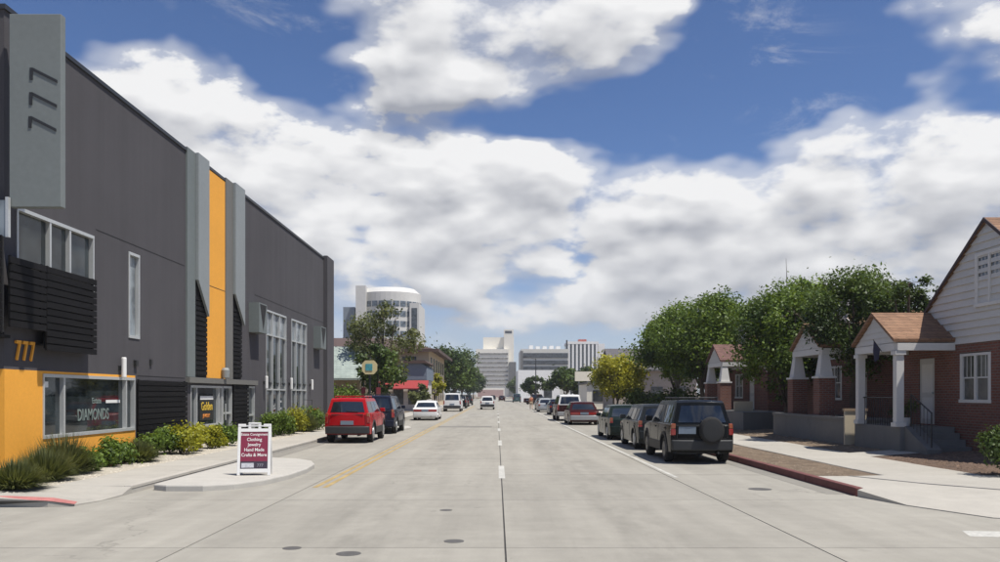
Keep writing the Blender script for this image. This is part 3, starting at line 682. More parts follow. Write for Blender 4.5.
for (px, X, w, h, kind, lab) in [
  (15, -8.75, 1.0, .58, 'spike', 'bushy grass clump nearest the street corner below the orange wall'),
  (45, -8.95, 1.05, .72, 'spike', 'mid-sized grass clump beside the tallest one below the orange wall'),
  (62, -9.3, 1.25, .92, 'spike', 'tallest dark grass clump under the shop window corner'),
  (88, -9.1, .7, .5, 'leaf', 'low leafy green plant right of the tallest grass clump'),
  (104, -9.2, .7, .7, 'leaf', 'upright leafy plant below the shop window'),
  (118, -9.2, .8, .55, 'leaf', 'leafy green plant below the right end of the shop window'),
  (137, -9.1, 1.0, .6, 'spike', 'grey-green grass clump at the end of the orange wall'),
  (152, -9.3, 1.1, .72, 'leaf', 'rounded green shrub in front of the black lower slats'),
  (166, -9.35, 1.0, .78, 'leaf', 'dark green shrub between black slats and yellow shrub'),
  (182, -9.0, 1.1, .92, 'yel', 'larger yellow-green shrub beside the dark green shrub'),
  (197, -9.0, 1.1, .78, 'yel', 'yellow-green shrub below the entrance window sign'),
  (211, -9.0, 1.05, .7, 'yel', 'low yellow-green shrub before the entrance door'),
  (224, -9.0, .9, .75, 'leaf', 'small green shrub beside the entrance door'),
  (272, -9.1, 1.4, .95, 'leaf', 'square green shrub under the first tall window'),
  (282, -9.0, 1.3, .95, 'leaf', 'low green shrub between the square shrub and the yellow one'),
  (292, -8.9, 1.5, 1.05, 'yel', 'yellow shrub under the second tall window'),
  (303, -8.9, 1.5, .95, 'spike', 'grass clump beyond the yellow shrub under the tall window'),
  (312, -8.9, 1.5, 1.0, 'leaf', 'green shrub at the far corner pier of the charcoal building')]:
    x, y = on_bed(px, X)
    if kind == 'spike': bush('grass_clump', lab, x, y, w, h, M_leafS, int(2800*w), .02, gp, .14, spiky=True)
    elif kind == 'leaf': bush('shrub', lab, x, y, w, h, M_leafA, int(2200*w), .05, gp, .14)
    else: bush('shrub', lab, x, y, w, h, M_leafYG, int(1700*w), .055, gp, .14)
fb = bush('flower_basket', 'hanging basket of red flowers beside the second tall window', -9.55, dw(312, -9.55), .7, .5, M_leafR, 700, .05, None, zat(419, dw(312, -9.55)))
fb['category'] = 'flowers'
MB().lathe([(.10, -.22), (.24, -.02), (.27, .04), (.22, .04)], (0, 0, .08), n=12).build('pot', M_bark, fb, world=False)
MB().tube((0, 0, .1), (0, 0, 1.0), .012).tube((0, 0, .98), (-.45, 0, 1.0), .012).build('bracket', M_iron, fb, world=False)
bush('shrub', 'dark green rounded shrub in the bark yard before the brick house', 10.75, 17.3, 1.25, .95, M_leafB, 4200, .045, None, .15, lumps=12)
# ------------------------------------------------------------------ brick houses on the right
def gable_pts(yc, hw, ze, zr): return [(yc-hw, ze), (yc+hw, ze), (yc, zr)]
def house(idx, label, yc, hw, ze, zr, HX=13.0, porch_c=None, roofm=M_shingle, depth=11, detail=True):
    h = thing('brick_house', label, 'house', (HX, yc, .2), 0, 'brick houses with gabled porches')
    sl = (zr-ze)/hw; g0 = .2; zs = 3.25
    holes = [(yc-.15, yc+1.35, 1.62, 2.97), (porch_c-.2, porch_c+.72, .95, 2.92)] if detail else [(yc-.15, yc+1.35, 1.62, 2.97)]
    wall_holes(HX, yc-hw, yc+hw, g0, zs, holes, .14).build('wall', M_brick, h)
    m = MB(); m.box(HX+.002, HX+depth, yc-hw, yc-hw+.2, g0, ze+.1); m.box(HX+.002, HX+depth, yc+hw-.2, yc+hw, g0, ze+.1); m.box(HX+depth-.2, HX+depth-.001, yc-hw+.2, yc+hw-.2, g0, ze+.1)
    m.build('wall', M_brick, h)
    MB().prism([(yc-hw, zs-.3), (yc+hw, zs-.3), (yc+hw, ze), (yc, zr), (yc-hw, ze)], HX+.012, HX+.1, 'x').build('gable_wall', M_siding, h)
    z = zs; n = 0
    while z < zr-.25:
        e = .205; w0 = min(hw, (zr-z)/sl)-.03; w1 = min(hw, max(.05, (zr-z-e)/sl))-.03
        zt = min(z+e, zr-.05)
        MB().add([(HX-.045, yc-w0, z), (HX-.045, yc+w0, z), (HX-.002, yc+w1, zt), (HX-.002, yc-w1, zt), (HX+.01, yc-w0, z), (HX+.01, yc+w0, z), (HX+.01, yc+w1, zt), (HX+.01, yc-w1, zt)],
                 [(0, 1, 2, 3), (4, 7, 6, 5), (0, 4, 5, 1), (3, 2, 6, 7), (0, 3, 7, 4), (1, 5, 6, 2)]).build('clapboard', M_siding, h)
        z += e
    ov = .09; th = .05
    for sgn in (-1, 1):
        ya, yb = yc, yc+sgn*(hw+.3); zb = zr-sl*(hw+.3)
        rf = MB().prism([(ya, zr+.02), (yb, zb+.02), (yb, zb+.02+th), (ya, zr+.02+th)], HX-ov, HX+depth+ov, 'x').build('roof', roofm, h)
        MB().prism([(ya, zr-.03), (yb, zb-.03), (yb, zb+.075), (ya, zr+.075)], HX-ov-.03, HX-ov-.003, 'x').build('barge_board', M_wht if idx else mat('brown_trim', (.05, .03, .03), .7), rf)
    def win(y0, y1, z0, z1, n=2, X=HX-.03):
        f = MB(); t = .09
        f.box(X-.03, X+.1, y0-t, y1+t, z1, z1+t); f.box(X-.05, X+.1, y0-t-.03, y1+t+.03, z0-t, z0); 
        st = (y1-y0)/n
        for k in range(n+1): f.box(X-.03, X+.1, y0+k*st-t/2 if k else y0-t, y0+k*st+t/2 if k < n else y1+t, z0, z1)
        fo = f.build('window', M_wht, h)
        for k in range(n):
            a = y0+k*st+(t/2 if k else 0)+.003; b = y0+(k+1)*st-(t/2 if k < n-1 else 0)-.003
            zm = (z0+z1)/2
            bx(X+.03, X+.04, a, b, z0+.003, zm-.02).build('pane', M_glassh, fo); bx(X+.01, X+.02, a, b, zm+.02, z1-.003).build('pane', M_glassh, fo)
            bx(X, X+.05, a, b, zm-.019, zm+.019).build('sash_rail', M_wht, fo)
            for q in (1, 2): yy = a+(b-a)*q/3; bx(X+.004, X+.028, yy-.012, yy+.012, zm+.021, z1-.004).build('glazing_bar', M_wht, fo)
    win(yc-.05, yc+1.25, 1.70, 2.9, 2, HX+.03)
    win(yc-.72, yc+.42, 4.28, 5.55, 2)
    if detail:
        dr = bx(HX+.03, HX+.08, porch_c-.2, porch_c+.72, .95, 2.92).build('door', mat('pale_door', (.45, .44, .42), .5, .05), h)
        for za, zb in ((1.1, 1.75), (1.9, 2.75)): bx(HX+.02, HX+.03, porch_c-.05, porch_c+.57, za, zb).build('door_panel', M_wht, dr)
        bx(HX-.02, HX+.02, porch_c-.10, porch_c-.06, 1.85, 1.92).build('handle', M_alu, dr)
    return h
def porch(h, pc, hw, x0, x1, zf, ze, zr, roofm, col='square', base=.2, wallm=M_gray_conc):
    sl = (zr-ze)/hw
    for sgn in (-1, 1):
        yb = pc+sgn*hw
        MB().prism([(pc, zr), (yb, ze), (yb, ze+.09), (pc, zr+.09)], x0-.12, x1+.05, 'x').build('porch_roof', roofm, h)
        bx(x0, x1, yb-(.16 if sgn > 0 else 0), yb+(0 if sgn > 0 else .16), ze-.24, ze-.03).build('porch_beam', M_wht, h)
    MB().prism([(pc-hw+.08, ze-.02), (pc+hw-.08, ze-.02), (pc, zr-.04)], x0, x0+.06, 'x').build('porch_gable', M_siding, h)
    z = ze
    while z < zr-.15:
        w0 = (zr-z)/sl-.1; w1 = max(.03, (zr-z-.17)/sl-.1)
        MB().add([(x0-.022, pc-w0, z), (x0-.022, pc+w0, z), (x0-.004, pc+w1, z+.17), (x0-.004, pc-w1, z+.17)], [(0, 1, 2, 3)]).build('clapboard', M_siding, h); z += .17
    bx(x0-.03, x0+.12, pc-hw+.16, pc+hw-.16, ze-.24, ze-.025).build('porch_beam', M_wht, h)
    bx(x0+.13, x1-.01, pc-hw+.17, pc+hw-.17, ze-.06, ze-.03).build('porch_ceiling', M_wht, h)
    for yy in (pc-hw+.17, pc+hw-.17):
        if col == 'square':
            for xc in (x0+.10,):
                c = bx(xc-.11, xc+.11, yy-.11, yy+.11, zf, ze-.245).build('column', M_wht, h, bevel=.01)
                bx(xc-.15, xc+.15, yy-.15, yy+.15, zf+.001, zf+.12).build('column_base', M_wht, c); bx(xc-.15, xc+.15, yy-.15, yy+.15, ze-.36, ze-.25).build('column_cap', M_wht, c)
        else:
            pt = 2.42
            bx(x0-.15, x0+.42, yy-.28, yy+.28, zf, pt).build('brick_pier', M_brick, h)
            bx(x0-.19, x0+.46, yy-.32, yy+.32, pt, pt+.07).build('pier_cap', M_wht, h)
            MB().add([(x0-.10, yy-.23, pt+.07), (x0+.37, yy-.23, pt+.07), (x0+.37, yy+.23, pt+.07), (x0-.10, yy+.23, pt+.07), (x0+.0, yy-.14, ze-.245), (x0+.27, yy-.14, ze-.245), (x0+.27, yy+.14, ze-.245), (x0, yy+.14, ze-.245)],
                     [(0, 3, 2, 1), (4, 5, 6, 7), (0, 1, 5, 4), (1, 2, 6, 5), (2, 3, 7, 6), (3, 0, 4, 7)]).build('column', M_wht, h)
h1 = house(0, 'red brick house with white clapboard gable and white square porch columns', 22.2, 4.8, 3.07, 6.46, porch_c=25.1, roofm=M_shingle)
porch(h1, 25.15, 1.42, 11.35, 12.98, .92, 3.33, 4.2, M_shingle)
bx(11.42, 12.97, 23.75, 26.75, .1, .92).build('porch_floor', M_gray_conc, h1)
for k in range(4): bx(11.95, 12.95, 23.75-.30*(k+1), 23.75-.30*k-.002, .12, .92-.17*(k+1)).build('step', M_gray_conc, h1)
MB().prism([(23.74, .1), (23.74, .94), (22.5, .36), (22.5, .1)], 11.55, 11.94, 'x').build('stair_wall', M_gray_conc, h1)
m = MB(); m.tube((11.72, 23.72, .9), (11.72, 23.72, 1.85), .02).tube((11.72, 22.6, .38), (11.72, 22.6, 1.35), .02).tube((11.72, 23.72, 1.84), (11.72, 22.6, 1.34), .02)
for k in range(5): y = 22.82+.19*k; m.tube((11.72, y, .42+.09*k), (11.72, y, 1.42+.088*k), .009, n=5)
m.build('handrail', M_iron, h1)
m = MB(); m.tube((11.5, 24.0, 1.75), (11.5, 26.3, 1.75), .018)
for k in range(15): m.tube((11.5, 24.1+.15*k, .92), (11.5, 24.1+.15*k, 1.75), .009, n=5)
m.build('porch_railing', M_iron, h1)
MB().tube((11.30, 24.62, 3.1), (11.05, 24.62, 3.45), .012).build('flag_pole', M_iron, h1)
MB().prism([(11.07, 3.40), (11.25, 3.16), (11.21, 2.86), (11.10, 2.80), (11.05, 3.1)], 24.610, 24.632, 'y').build('flag', mat('navy_flag', (.03, .03, .06), .8, .3, 8), h1)
for x, y, w, hh, lab in ((12.0, 24.6, .5, .55, 'white flower pot by the right porch column'), (12.1, 25.3, .45, .5, 'small flower pot in the middle of the porch')):
    fp = bush('potted_plant', lab, x, y, w, hh, M_leafB, 500, .04, None, 1.1); fp['category'] = 'plant'
    MB().lathe([(.10, -.18), (.15, .04), (.16, .06), (.13, .06)], (0, 0, 0), n=12).build('pot', M_white_pl, fp, world=False)
h2 = house(1, 'red brick house with tapered porch columns behind the dark grey terrace wall', 33.2, 4.4, 3.1, 5.1, HX=13.6, porch_c=31.0, roofm=M_shingle, detail=True, depth=6)
porch(h2, 31.4, 1.5, 11.6, 13.58, 1.05, 3.52, 4.4, M_shingle, 'taper')
bx(11.34, 13.58, 27.33, 34.4, .1, 1.02).build('terrace', M_gray_conc, h2)
bx(11.3, 11.5, 27.32, 34.4, 1.0, 1.10).build('terrace_coping', M_gray_conc, h2)
bx(11.30, 12.0, 27.22, 27.31, .2, 1.30).build('terrace_end_wall', mat('sunlit_concrete', (.55, .47, .34), .85, .08, 2), h2); bx(11.27, 12.03, 27.19, 27.34, 1.30, 1.38).build('coping', mat('tan_stone', (.30, .22, .15), .85), h2)  # terrace concrete; the sun on its south end is put into the colour
h3 = house(2, 'brick bungalow with maroon shingled porch partly hidden behind big street trees', 46.5, 4.4, 3.1, 5.1, HX=13.6, porch_c=44.5, roofm=M_shingle_m, detail=True, depth=6)
porch(h3, 44.6, 1.5, 11.6, 13.58, 1.05, 3.52, 4.4, M_shingle_m, 'taper')
bx(11.32, 13.58, 38.5, 48.5, .1, 1.02).build('terrace', M_gray_conc, h3)
bx(11.5, 12.4, 40.6, 40.69, .9, 1.5).build('terrace_end_wall', MATS['sunlit_concrete'], h3)  # concrete again, sunlight painted into its pale colour
# ------------------------------------------------------------------ trees
gt = 'street trees along the brick houses'
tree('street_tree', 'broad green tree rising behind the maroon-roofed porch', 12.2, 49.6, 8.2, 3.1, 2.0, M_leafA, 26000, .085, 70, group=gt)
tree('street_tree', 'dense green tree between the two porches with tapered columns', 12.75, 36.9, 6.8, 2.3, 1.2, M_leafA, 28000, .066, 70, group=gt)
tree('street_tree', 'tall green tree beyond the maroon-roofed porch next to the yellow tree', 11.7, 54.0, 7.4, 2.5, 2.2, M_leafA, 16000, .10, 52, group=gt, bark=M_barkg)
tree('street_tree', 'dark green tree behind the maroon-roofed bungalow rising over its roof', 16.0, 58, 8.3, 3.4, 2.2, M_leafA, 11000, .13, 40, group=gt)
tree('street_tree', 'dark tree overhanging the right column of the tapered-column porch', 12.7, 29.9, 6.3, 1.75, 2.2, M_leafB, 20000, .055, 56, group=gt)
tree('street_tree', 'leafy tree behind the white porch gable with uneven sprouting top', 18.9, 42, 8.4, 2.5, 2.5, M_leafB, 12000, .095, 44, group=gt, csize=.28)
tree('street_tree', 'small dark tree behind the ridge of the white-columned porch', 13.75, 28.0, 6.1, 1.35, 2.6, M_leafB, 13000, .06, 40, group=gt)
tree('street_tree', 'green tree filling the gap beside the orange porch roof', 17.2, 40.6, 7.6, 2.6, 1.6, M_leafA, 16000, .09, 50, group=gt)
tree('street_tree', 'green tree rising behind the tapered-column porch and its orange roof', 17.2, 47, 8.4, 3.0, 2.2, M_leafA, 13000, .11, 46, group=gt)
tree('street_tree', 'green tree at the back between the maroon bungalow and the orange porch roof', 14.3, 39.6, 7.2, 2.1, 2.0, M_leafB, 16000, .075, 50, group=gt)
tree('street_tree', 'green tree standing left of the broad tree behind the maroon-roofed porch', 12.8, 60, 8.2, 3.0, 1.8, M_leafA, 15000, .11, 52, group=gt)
tree('yellow_tree', 'golden yellow leafed tree beside the tall green street trees', 8.9, 62, 4.7, 1.8, 1.2, M_leafY, 9000, .095, 36, csize=.36)
tree('yellow_tree', 'smaller yellow-green tree beyond the golden one', 9.9, 71, 5.0, 2.2, 1.3, M_leafY, 7500, .11, 32, csize=.36)
bush('shrub', 'dark hedge shrub under the street trees beyond the porches', 11.2, 52.5, 4.0, 2.1, M_leafB, 4000, .11, None, .14, lumps=14)
bush('shrub', 'dark shrub at the foot of the golden yellow tree', 10.8, 60, 3.5, 2.2, M_leafB, 3000, .12, None, .14, lumps=12)
# bare tree top
bt = thing('bare_tree', 'leafless grey tree sticking out above the green trees', 'tree', (20.6, 60, .15)); m = MB(); m.tube((0, 0, -.2), (.2, 0, 8.6), .16, .05, 7, False)
for k in range(9):
    z = 6.2+k*.33; a = random.uniform(0, 6.28); L = random.uniform(.6, 1.3); m.tube((.2*z/8.6, 0, z), (.2*z/8.6+math.cos(a)*L*.5, math.sin(a)*L*.5, z+L*1.5), .035, .01, 5, False)
m.tube((.2, 0, 8.4), (.1, 0, 11.4), .05, .012, 5, False); m.build('trunk', M_barkg, bt, world=False)
gl = 'trees along the left pavement'
tree('street_tree', 'tall airy tree with open crown in front of the white round tower', -8.7, 64, 9.4, 2.9, 2.6, M_leafS, 7000, .11, 54, group=gl, csize=.20)
tree('street_tree', 'dense lower tree behind the octagonal shop sign', -8.3, 58.5, 5.4, 1.9, 1.4, M_leafB, 4200, .13, 26, group=gl)
tree('street_tree', 'young light green tree beside the red awning', -7.5, 80.5, 3.0, 1.0, .7, M_leafS, 2200, .13, 16, group=gl)
tree('street_tree', 'narrow yellow-green tree beside the cream building corner', -7.2, 97, 4.6, 1.2, 1.0, M_leafYG, 1500, .15, 16, group=gl)
bush('shrub', 'green shrub below the sage roofed cottage', -10.5, 57, 3.4, 2.4, M_leafA, 2600, .11, None, .14, lumps=12)
bush('shrub', 'green shrub beside the charcoal building far corner', -8.9, 53.5, 1.8, 1.6, M_leafA, 1600, .09, None, .14, lumps=9)
for x, y, h, cr, lab in ((-8.0, 132, 9.0, 4.2, 'dark tree just beyond the cream building'), (-8.0, 158, 10.6, 4.6, 'highest dark tree of the row beyond the cream building'), (-7.9, 190, 10.2, 4.2, 'dark tree in the middle of the row beyond the cream building'),
                     (-7.8, 225, 9.5, 4.0, 'dark tree near the far end of the row beyond the cream building'), (-7.6, 270, 8.6, 4.0, 'farthest dark tree of the left row')):
    tree('street_tree', lab, x, y, h, cr, 1.8, M_leafB, 6500, .24, 34, group='row of dark trees beyond the cream building')
for x, y, h, cr, lab in ((6.9+.6, 163, 5.6, 2.3, 'small round tree in front of the white warehouse'), (10.6, 128, 6.2, 3.0, 'round dark tree left of the white sign board'), (13.5, 135, 6.6, 3.0, 'dark tree behind the white sign board'),
                     (16, 150, 7.0, 3.4, 'dark tree between the striped tower and the golden tree'), (5.5+2.4, 330, 9.0, 4.0, 'far tree before the white stepped tower'), (24, 160, 12.0, 4.0, 'pale tree standing behind the grey slate roof'), (30, 110, 8, 4, 'dark tree behind the grey roofed house')):
    tree('street_tree', lab, x, y, h, cr, 1.5, M_leafB if 'pale' not in lab else M_leafS, 2800, .26, 22, group='far trees on the right')
# ------------------------------------------------------------------ buildings farther off
def windows_row(b, face, fixed, a0, a1, z0, z1, n, gap, m, name='window', proud=.06):
    st = (a1-a0)/n
    for k in range(n):
        a, e = a0+k*st+gap/2, a0+(k+1)*st-gap/2
        if face == 'y': bx(a, e, fixed-proud, fixed-.002, z0, z1).build(name, m, b)
        else: bx(fixed+.002, fixed+proud, a, e, z0, z1).build(name, m, b)
M_cream = mat('cream_wall', (.55, .43, .29), .85, .06, .5); M_white = mat('white_wall', (.80, .79, .77), .8, .04, .2); M_offw = mat('offwhite_wall', (.82, .78, .68), .8, .04, .1)
M_fgw = glassmat('warm_far_glass', (.20, .19, .17), .3); M_fgp = glassmat('pale_far_glass', (.10, .12, .14), .2); M_fg = glassmat('far_glass', (.05, .055, .06), .15); M_red = mat('red_awning', (.30, .03, .03), .7, .05); M_bgr = mat('blue_grey_roof', (.13, .16, .20), .7, .06)
# cottage with the sage roof
b = thing('cottage', 'small shop cottage with pale sage shingle roof next to the charcoal building', 'house', (-15, 64, .1))
bx(-22, -9.9, 60.6, 68, .1, 3.05).build('wall', M_cream, b)
for s in (-1, 1): MB().prism([(64.3, 5.35), (64.3+s*4.3, 2.85), (64.3+s*4.3, 3.0), (64.3, 5.5)], -22.5, -9.4, 'x').build('roof', M_shingle_gr, b)
MB().prism([(60.7, 3.06), (67.9, 3.06), (64.3, 5.3)], -10.1, -9.9, 'x').build('gable', mat('brown_wood', (.14, .075, .045), .8, .2, 2), b)
for s in (-1, 1): MB().prism([(64.3, 5.2), (64.3+s*4.3, 2.7), (64.3+s*4.3, 2.84), (64.3, 5.34)], -9.39, -9.33, 'x').build('barge_board', MATS['brown_wood'], b)
windows_row(b, 'y', 60.6, -21, -11, 1.0, 2.4, 3, 1.2, M_fg)
# octagonal sign on a post
sg = thing('pole_sign', 'cream octagonal shop sign with teal picture on a dark post', 'sign', (-8.45, 55.6, .15)); m = MB()
oc = [(-.5, -.22), (-.28, -.46), (.28, -.46), (.5, -.22), (.5, .22), (.28, .46), (-.28, .46), (-.5, .22)]
MB().prism([(-8.45+u, 3.62+w) for u, w in oc], 55.5, 55.6, 'y').build('board', mat('cream_sign', (.62, .52, .28), .6, .08, 3), sg)
MB().box(-8.7, -8.25, 55.47, 55.498, 3.40, 3.85).build('picture', mat('teal_picture', (.07, .30, .34), .6, .35, 5), sg)
MB().tube((-8.45, 55.7, .1), (-8.45, 55.7, 3.9), .07).build('post', M_iron, sg)
for x, lab in ((-8.9, 'dark red banner post left of the octagonal sign post'), (-7.9, 'dark red banner post right of the octagonal sign post')):
    p = thing('banner_post', lab, 'post', (x, 55.9, .15), 0, 'banner posts under the octagonal sign'); MB().tube((x, 55.9, .1), (x, 55.9, 2.6), .04).build('post', M_iron, p); bx(x-.14, x+.14, 55.83, 55.85, 1.1, 2.3).build('banner', mat('dark_red_cloth', (.2, .03, .04), .8, .1), p)
# cream building
b = thing('cream_building', 'cream two-storey building with dark brown hip roof and red awning', 'building', (-15, 95, .1))
bx(-30, -7.7, 95, 122, .1, 6.9).build('wall', M_cream, b)
m = MB(); m.add([(-31, 94, 6.85), (-6.6, 94, 6.85), (-6.6, 123, 6.85), (-31, 123, 6.85), (-22, 108.5, 9.1), (-14.5, 108.5, 9.1)], [(0, 1, 5, 4), (1, 2, 5), (2, 3, 4, 5), (3, 0, 4), (3, 2, 1, 0)]); m.build('roof', M_shingle_b, b)
bx(-31, -6.6, 93.9, 93.99, 6.6, 6.95).build('fascia', M_shingle_b, b); bx(-6.6, -6.55, 94, 123, 6.6, 6.95).build('fascia', M_shingle_b, b)
windows_row(b, 'y', 95, -29, -8.2, 4.6, 6.1, 6, 1.9, M_fg); windows_row(b, 'x', -7.7, 96, 121, 4.5, 6.1, 6, 2.4, M_fg); windows_row(b, 'x', -7.7, 96, 121, 1.0, 2.8, 6, 2.0, M_fg)
MB().prism([(-14.5, 3.3), (-7.2, 3.3), (-7.2, 4.6), (-7.7, 5.0), (-14.5, 5.0)], 85.8, 94.9, 'y').build('porch_block', M_bgr, b)
MB().prism([(-14.7, 5.002), (-7.0, 5.002), (-7.4, 5.3), (-14.7, 5.3)], 85.5, 94.9, 'y').build('porch_roof', M_shingle_b, b)
MB().prism([(85.75, 3.0), (84.4, 2.35), (84.4, 2.45), (85.75, 3.25)], -13.0, -7.0, 'x').build('awning', M_red, b)
bx(-14.3, -7.4, 86.0, 94.9, .1, 3.29).build('shopfront', mat('pale_shopfront', (.5, .46, .42), .8, .1), b); windows_row(b, 'y', 86.0, -14, -7.8, .8, 2.4, 4, .5, M_fg)
windows_row(b, 'y', 85.8, -14.2, -9.0, 3.5, 4.6, 3, .5, M_fg)
# round white tower
b = thing('round_tower', 'white round-fronted high-rise tower behind the airy tree', 'building', (-33, 265, 0))
cx, cy, rr = -33.5, 262, 9.8
zt = zat(290, 262)
MB().lathe([(rr, 0), (rr, zt-1.6), (rr*.98, zt-1.5), (rr*.8, zt)], (cx, cy, 0), n=40).build('tower_shell', mat('pale_tower', (.56, .55, .52), .7, .05, .1), b)
nf = 9
for k in range(nf):
    z0 = 4+k*(zt-7)/nf
    for j in range(14):
        a0 = -math.pi+j*2*math.pi/28; a1 = a0+2*math.pi/28*.86; pts = []
        for q in range(4):
            a = a0+(a1-a0)*q/3; pts.append((cx+math.cos(a)*(rr+.06), cy+math.sin(a)*(rr+.06)))
        MB().add([(x, y, z0) for x, y in pts]+[(x, y, z0+1.7) for x, y in pts], [(0, 1, 5, 4), (1, 2, 6, 5), (2, 3, 7, 6)]).build('window', M_fgp, b)
bx(-42.5, -39.5, 252, 275, 0, zt+.1).build('stair_slab', MATS['pale_tower'], b); bx(-47, -43.5, 256, 275, 0, zat(307, 256)).build('side_wing', mat('blue_glass_wall', (.20, .23, .26), .3), b)
bx(-26.5, -23.6, 254, 274, 0, zat(303, 254)).build('side_wing', MATS['pale_tower'], b)
windows_row(b, 'y', 254, -26.3, -23.8, zat(330, 254), zat(308, 254), 1, .8, M_fg)
# white stepped tower at the end of the street
b = thing('stepped_tower', 'cream white stepped high-rise with banded floors at the end of the street', 'building', (-10, 600, 0)); D = 600
def X6(px): return xat(px, D)
zz = lambda py: zat(py, D)
bx(X6(476), X6(509), D, D+30, 0, zz(349)).build('wall', M_offw, b); bx(X6(483), X6(514), D+8, D+30, 0, zz(336.5)).build('wall', M_offw, b)
bx(X6(504), X6(513.5), D+3, D+24, 0, zz(329)).build('stair_tower', M_offw, b); bx(X6(505), X6(512), D+2.9, D+3, zz(333), zz(330.5)).build('vent_band', M_fg, b)
for k in range(8):
    z1 = zz(353+k*4.4); bx(X6(477.5), X6(508), D-.4, D-.02, z1-1.15, z1).build('window_band', M_fgw, b)
bx(X6(509.2), X6(516), D-2, D+20, 0, zz(362)).build('lower_wing', M_gray_conc, b)
bx(-12, 4, 520, 535, 0, 4.5).build('entrance_hall', mat('brick_far', (.42, .28, .25), .9, .1), b)
# office with dark bands
b = thing('office_block', 'low grey office block with dark window bands beyond the white warehouse', 'building', (16, 380, 0)); D = 380
bx(xat(521, D), xat(569, D), D, D+40, 0, zat(349, D)).build('wall', mat('grey_office', (.60, .59, .54), .8, .05, .2), b)
for py0, py1 in ((353, 358), (360.5, 364.5), (366.5, 370)):
    bx(xat(522, D), xat(568, D), D-.25, D-.02, zat(py1, D), zat(py0, D)).build('window_band', M_fg, b)
bx(xat(520.5, D), xat(523, D), D-.5, D-.26, 0, zat(351, D)).build('pier', M_gray_conc, b)
for px in (530, 537, 544, 551, 558): bx(xat(px, D), xat(px+4, D), D+10, D+16, zat(349.1, D), zat(345+random.uniform(-1, 1), D)).build('roof_plant', M_white, b)
# striped tower
b = thing('striped_tower', 'high-rise with white vertical ribs and dark windows and a red roof sign', 'building', (45, 520, 0)); D = 520
bx(xat(568, D), xat(598, D), D, D+25, 0, zat(342, D)).build('wall', M_fg, b)
for k in range(8):
    px = 568+k*3.95; bx(xat(px, D), xat(px+1.9, D), D-.6, D-.01, 0, zat(342.5, D)).build('rib', M_white, b)
bx(xat(567.5, D), xat(598.5, D), D-.7, D+25.2, zat(344, D), zat(341.5, D)).build('cornice', M_white, b)
bx(xat(579, D), xat(587, D), D+3, D+8, zat(341.5, D), zat(339, D)).build('roof_sign', mat('red_sign', (.4, .08, .05), .7), b)
bx(xat(598.6, D), xat(606, D), D+6, D+25, 0, zat(343, D)).build('side_wing', M_white, b)
MB().tube((xat(566.8, D), D, zat(360, D)), (xat(566.8, D), D, zat(340, D)), .5).build('mast', M_iron, b)
# white warehouse and sign board
b = thing('warehouse', 'plain white low warehouse with grey door behind the small round tree', 'building', (8, 200, .1)); D = 205
bx(xat(518, D), xat(560, D), D, D+25, 0, zat(370, D)).build('wall', M_white, b); bx(xat(544, D), xat(552, D), D-.1, D-.01, .1, zat(384, D)).build('door', M_fg, b)
bx(xat(520, D), xat(526, D), D-.08, D-.01, zat(386, D), zat(384, D)).build('window', M_fg, b)
b = thing('sign_board', 'blank cream rectangular sign board on two posts beside dark trees', 'sign', (10.5, 112, .15)); D = 112
bx(xat(575, D), xat(592, D), D, D+.25, zat(381, D), zat(371.5, D)).build('board', mat('cream_board', (.8, .74, .6), .7, .04), b)
for px in (579, 588): MB().tube((xat(px, D), D+.12, .1), (xat(px, D), D+.12, zat(380, D)), .08).build('post', M_lgrey, b)
b = thing('low_shop', 'low white flat-roofed shop behind the parked truck', 'building', (13, 98, .1)); bx(10.4, 17, 97, 106, .1, 3.0).build('wall', M_offw, b); bx(10.2, 17.2, 96.8, 106.2, 3.0, 3.2).build('roof', M_gray_conc, b); windows_row(b, 'y', 97, 10.8, 16.6, 1.0, 2.3, 3, .6, M_fg)
# slate roofed house
b = thing('slate_house', 'house with dark slate grey gabled roof behind the golden yellow tree', 'house', (14, 85, .1))
bx(12.0, 20.5, 86, 95, .1, 4.4).build('wall', mat('tan_wall', (.35, .3, .26), .85), b)
for s in (-1, 1): MB().prism([(90.5, 6.6), (90.5+s*5, 4.2), (90.5+s*5, 4.35), (90.5, 6.75)], 11.6, 21, 'x').build('roof', M_shingle_g, b)
MB().prism([(86.1, 4.4), (94.9, 4.4), (90.5, 6.5)], 12.0, 12.2, 'x').build('gable', MATS['tan_wall'], b); windows_row(b, 'y', 86, 12.8, 20, 1.2, 2.6, 3, 1.2, M_fg)
# lamp post
lp = thing('lamp_post', 'slim dark street lamp post in front of the white warehouse', 'lamp post', (6.9, 150, .15))
m = MB(); m.tube((6.95, 150, .1), (6.95, 150, 8.2), .12, .07, 8); m.tube((6.95, 150, 8.1), (5.2, 150, 8.5), .05, .04, 6); m.build('pole', M_iron, lp); bx(4.7, 5.4, 149.85, 150.15, 8.42, 8.55).build('lamp_head', M_iron, lp)
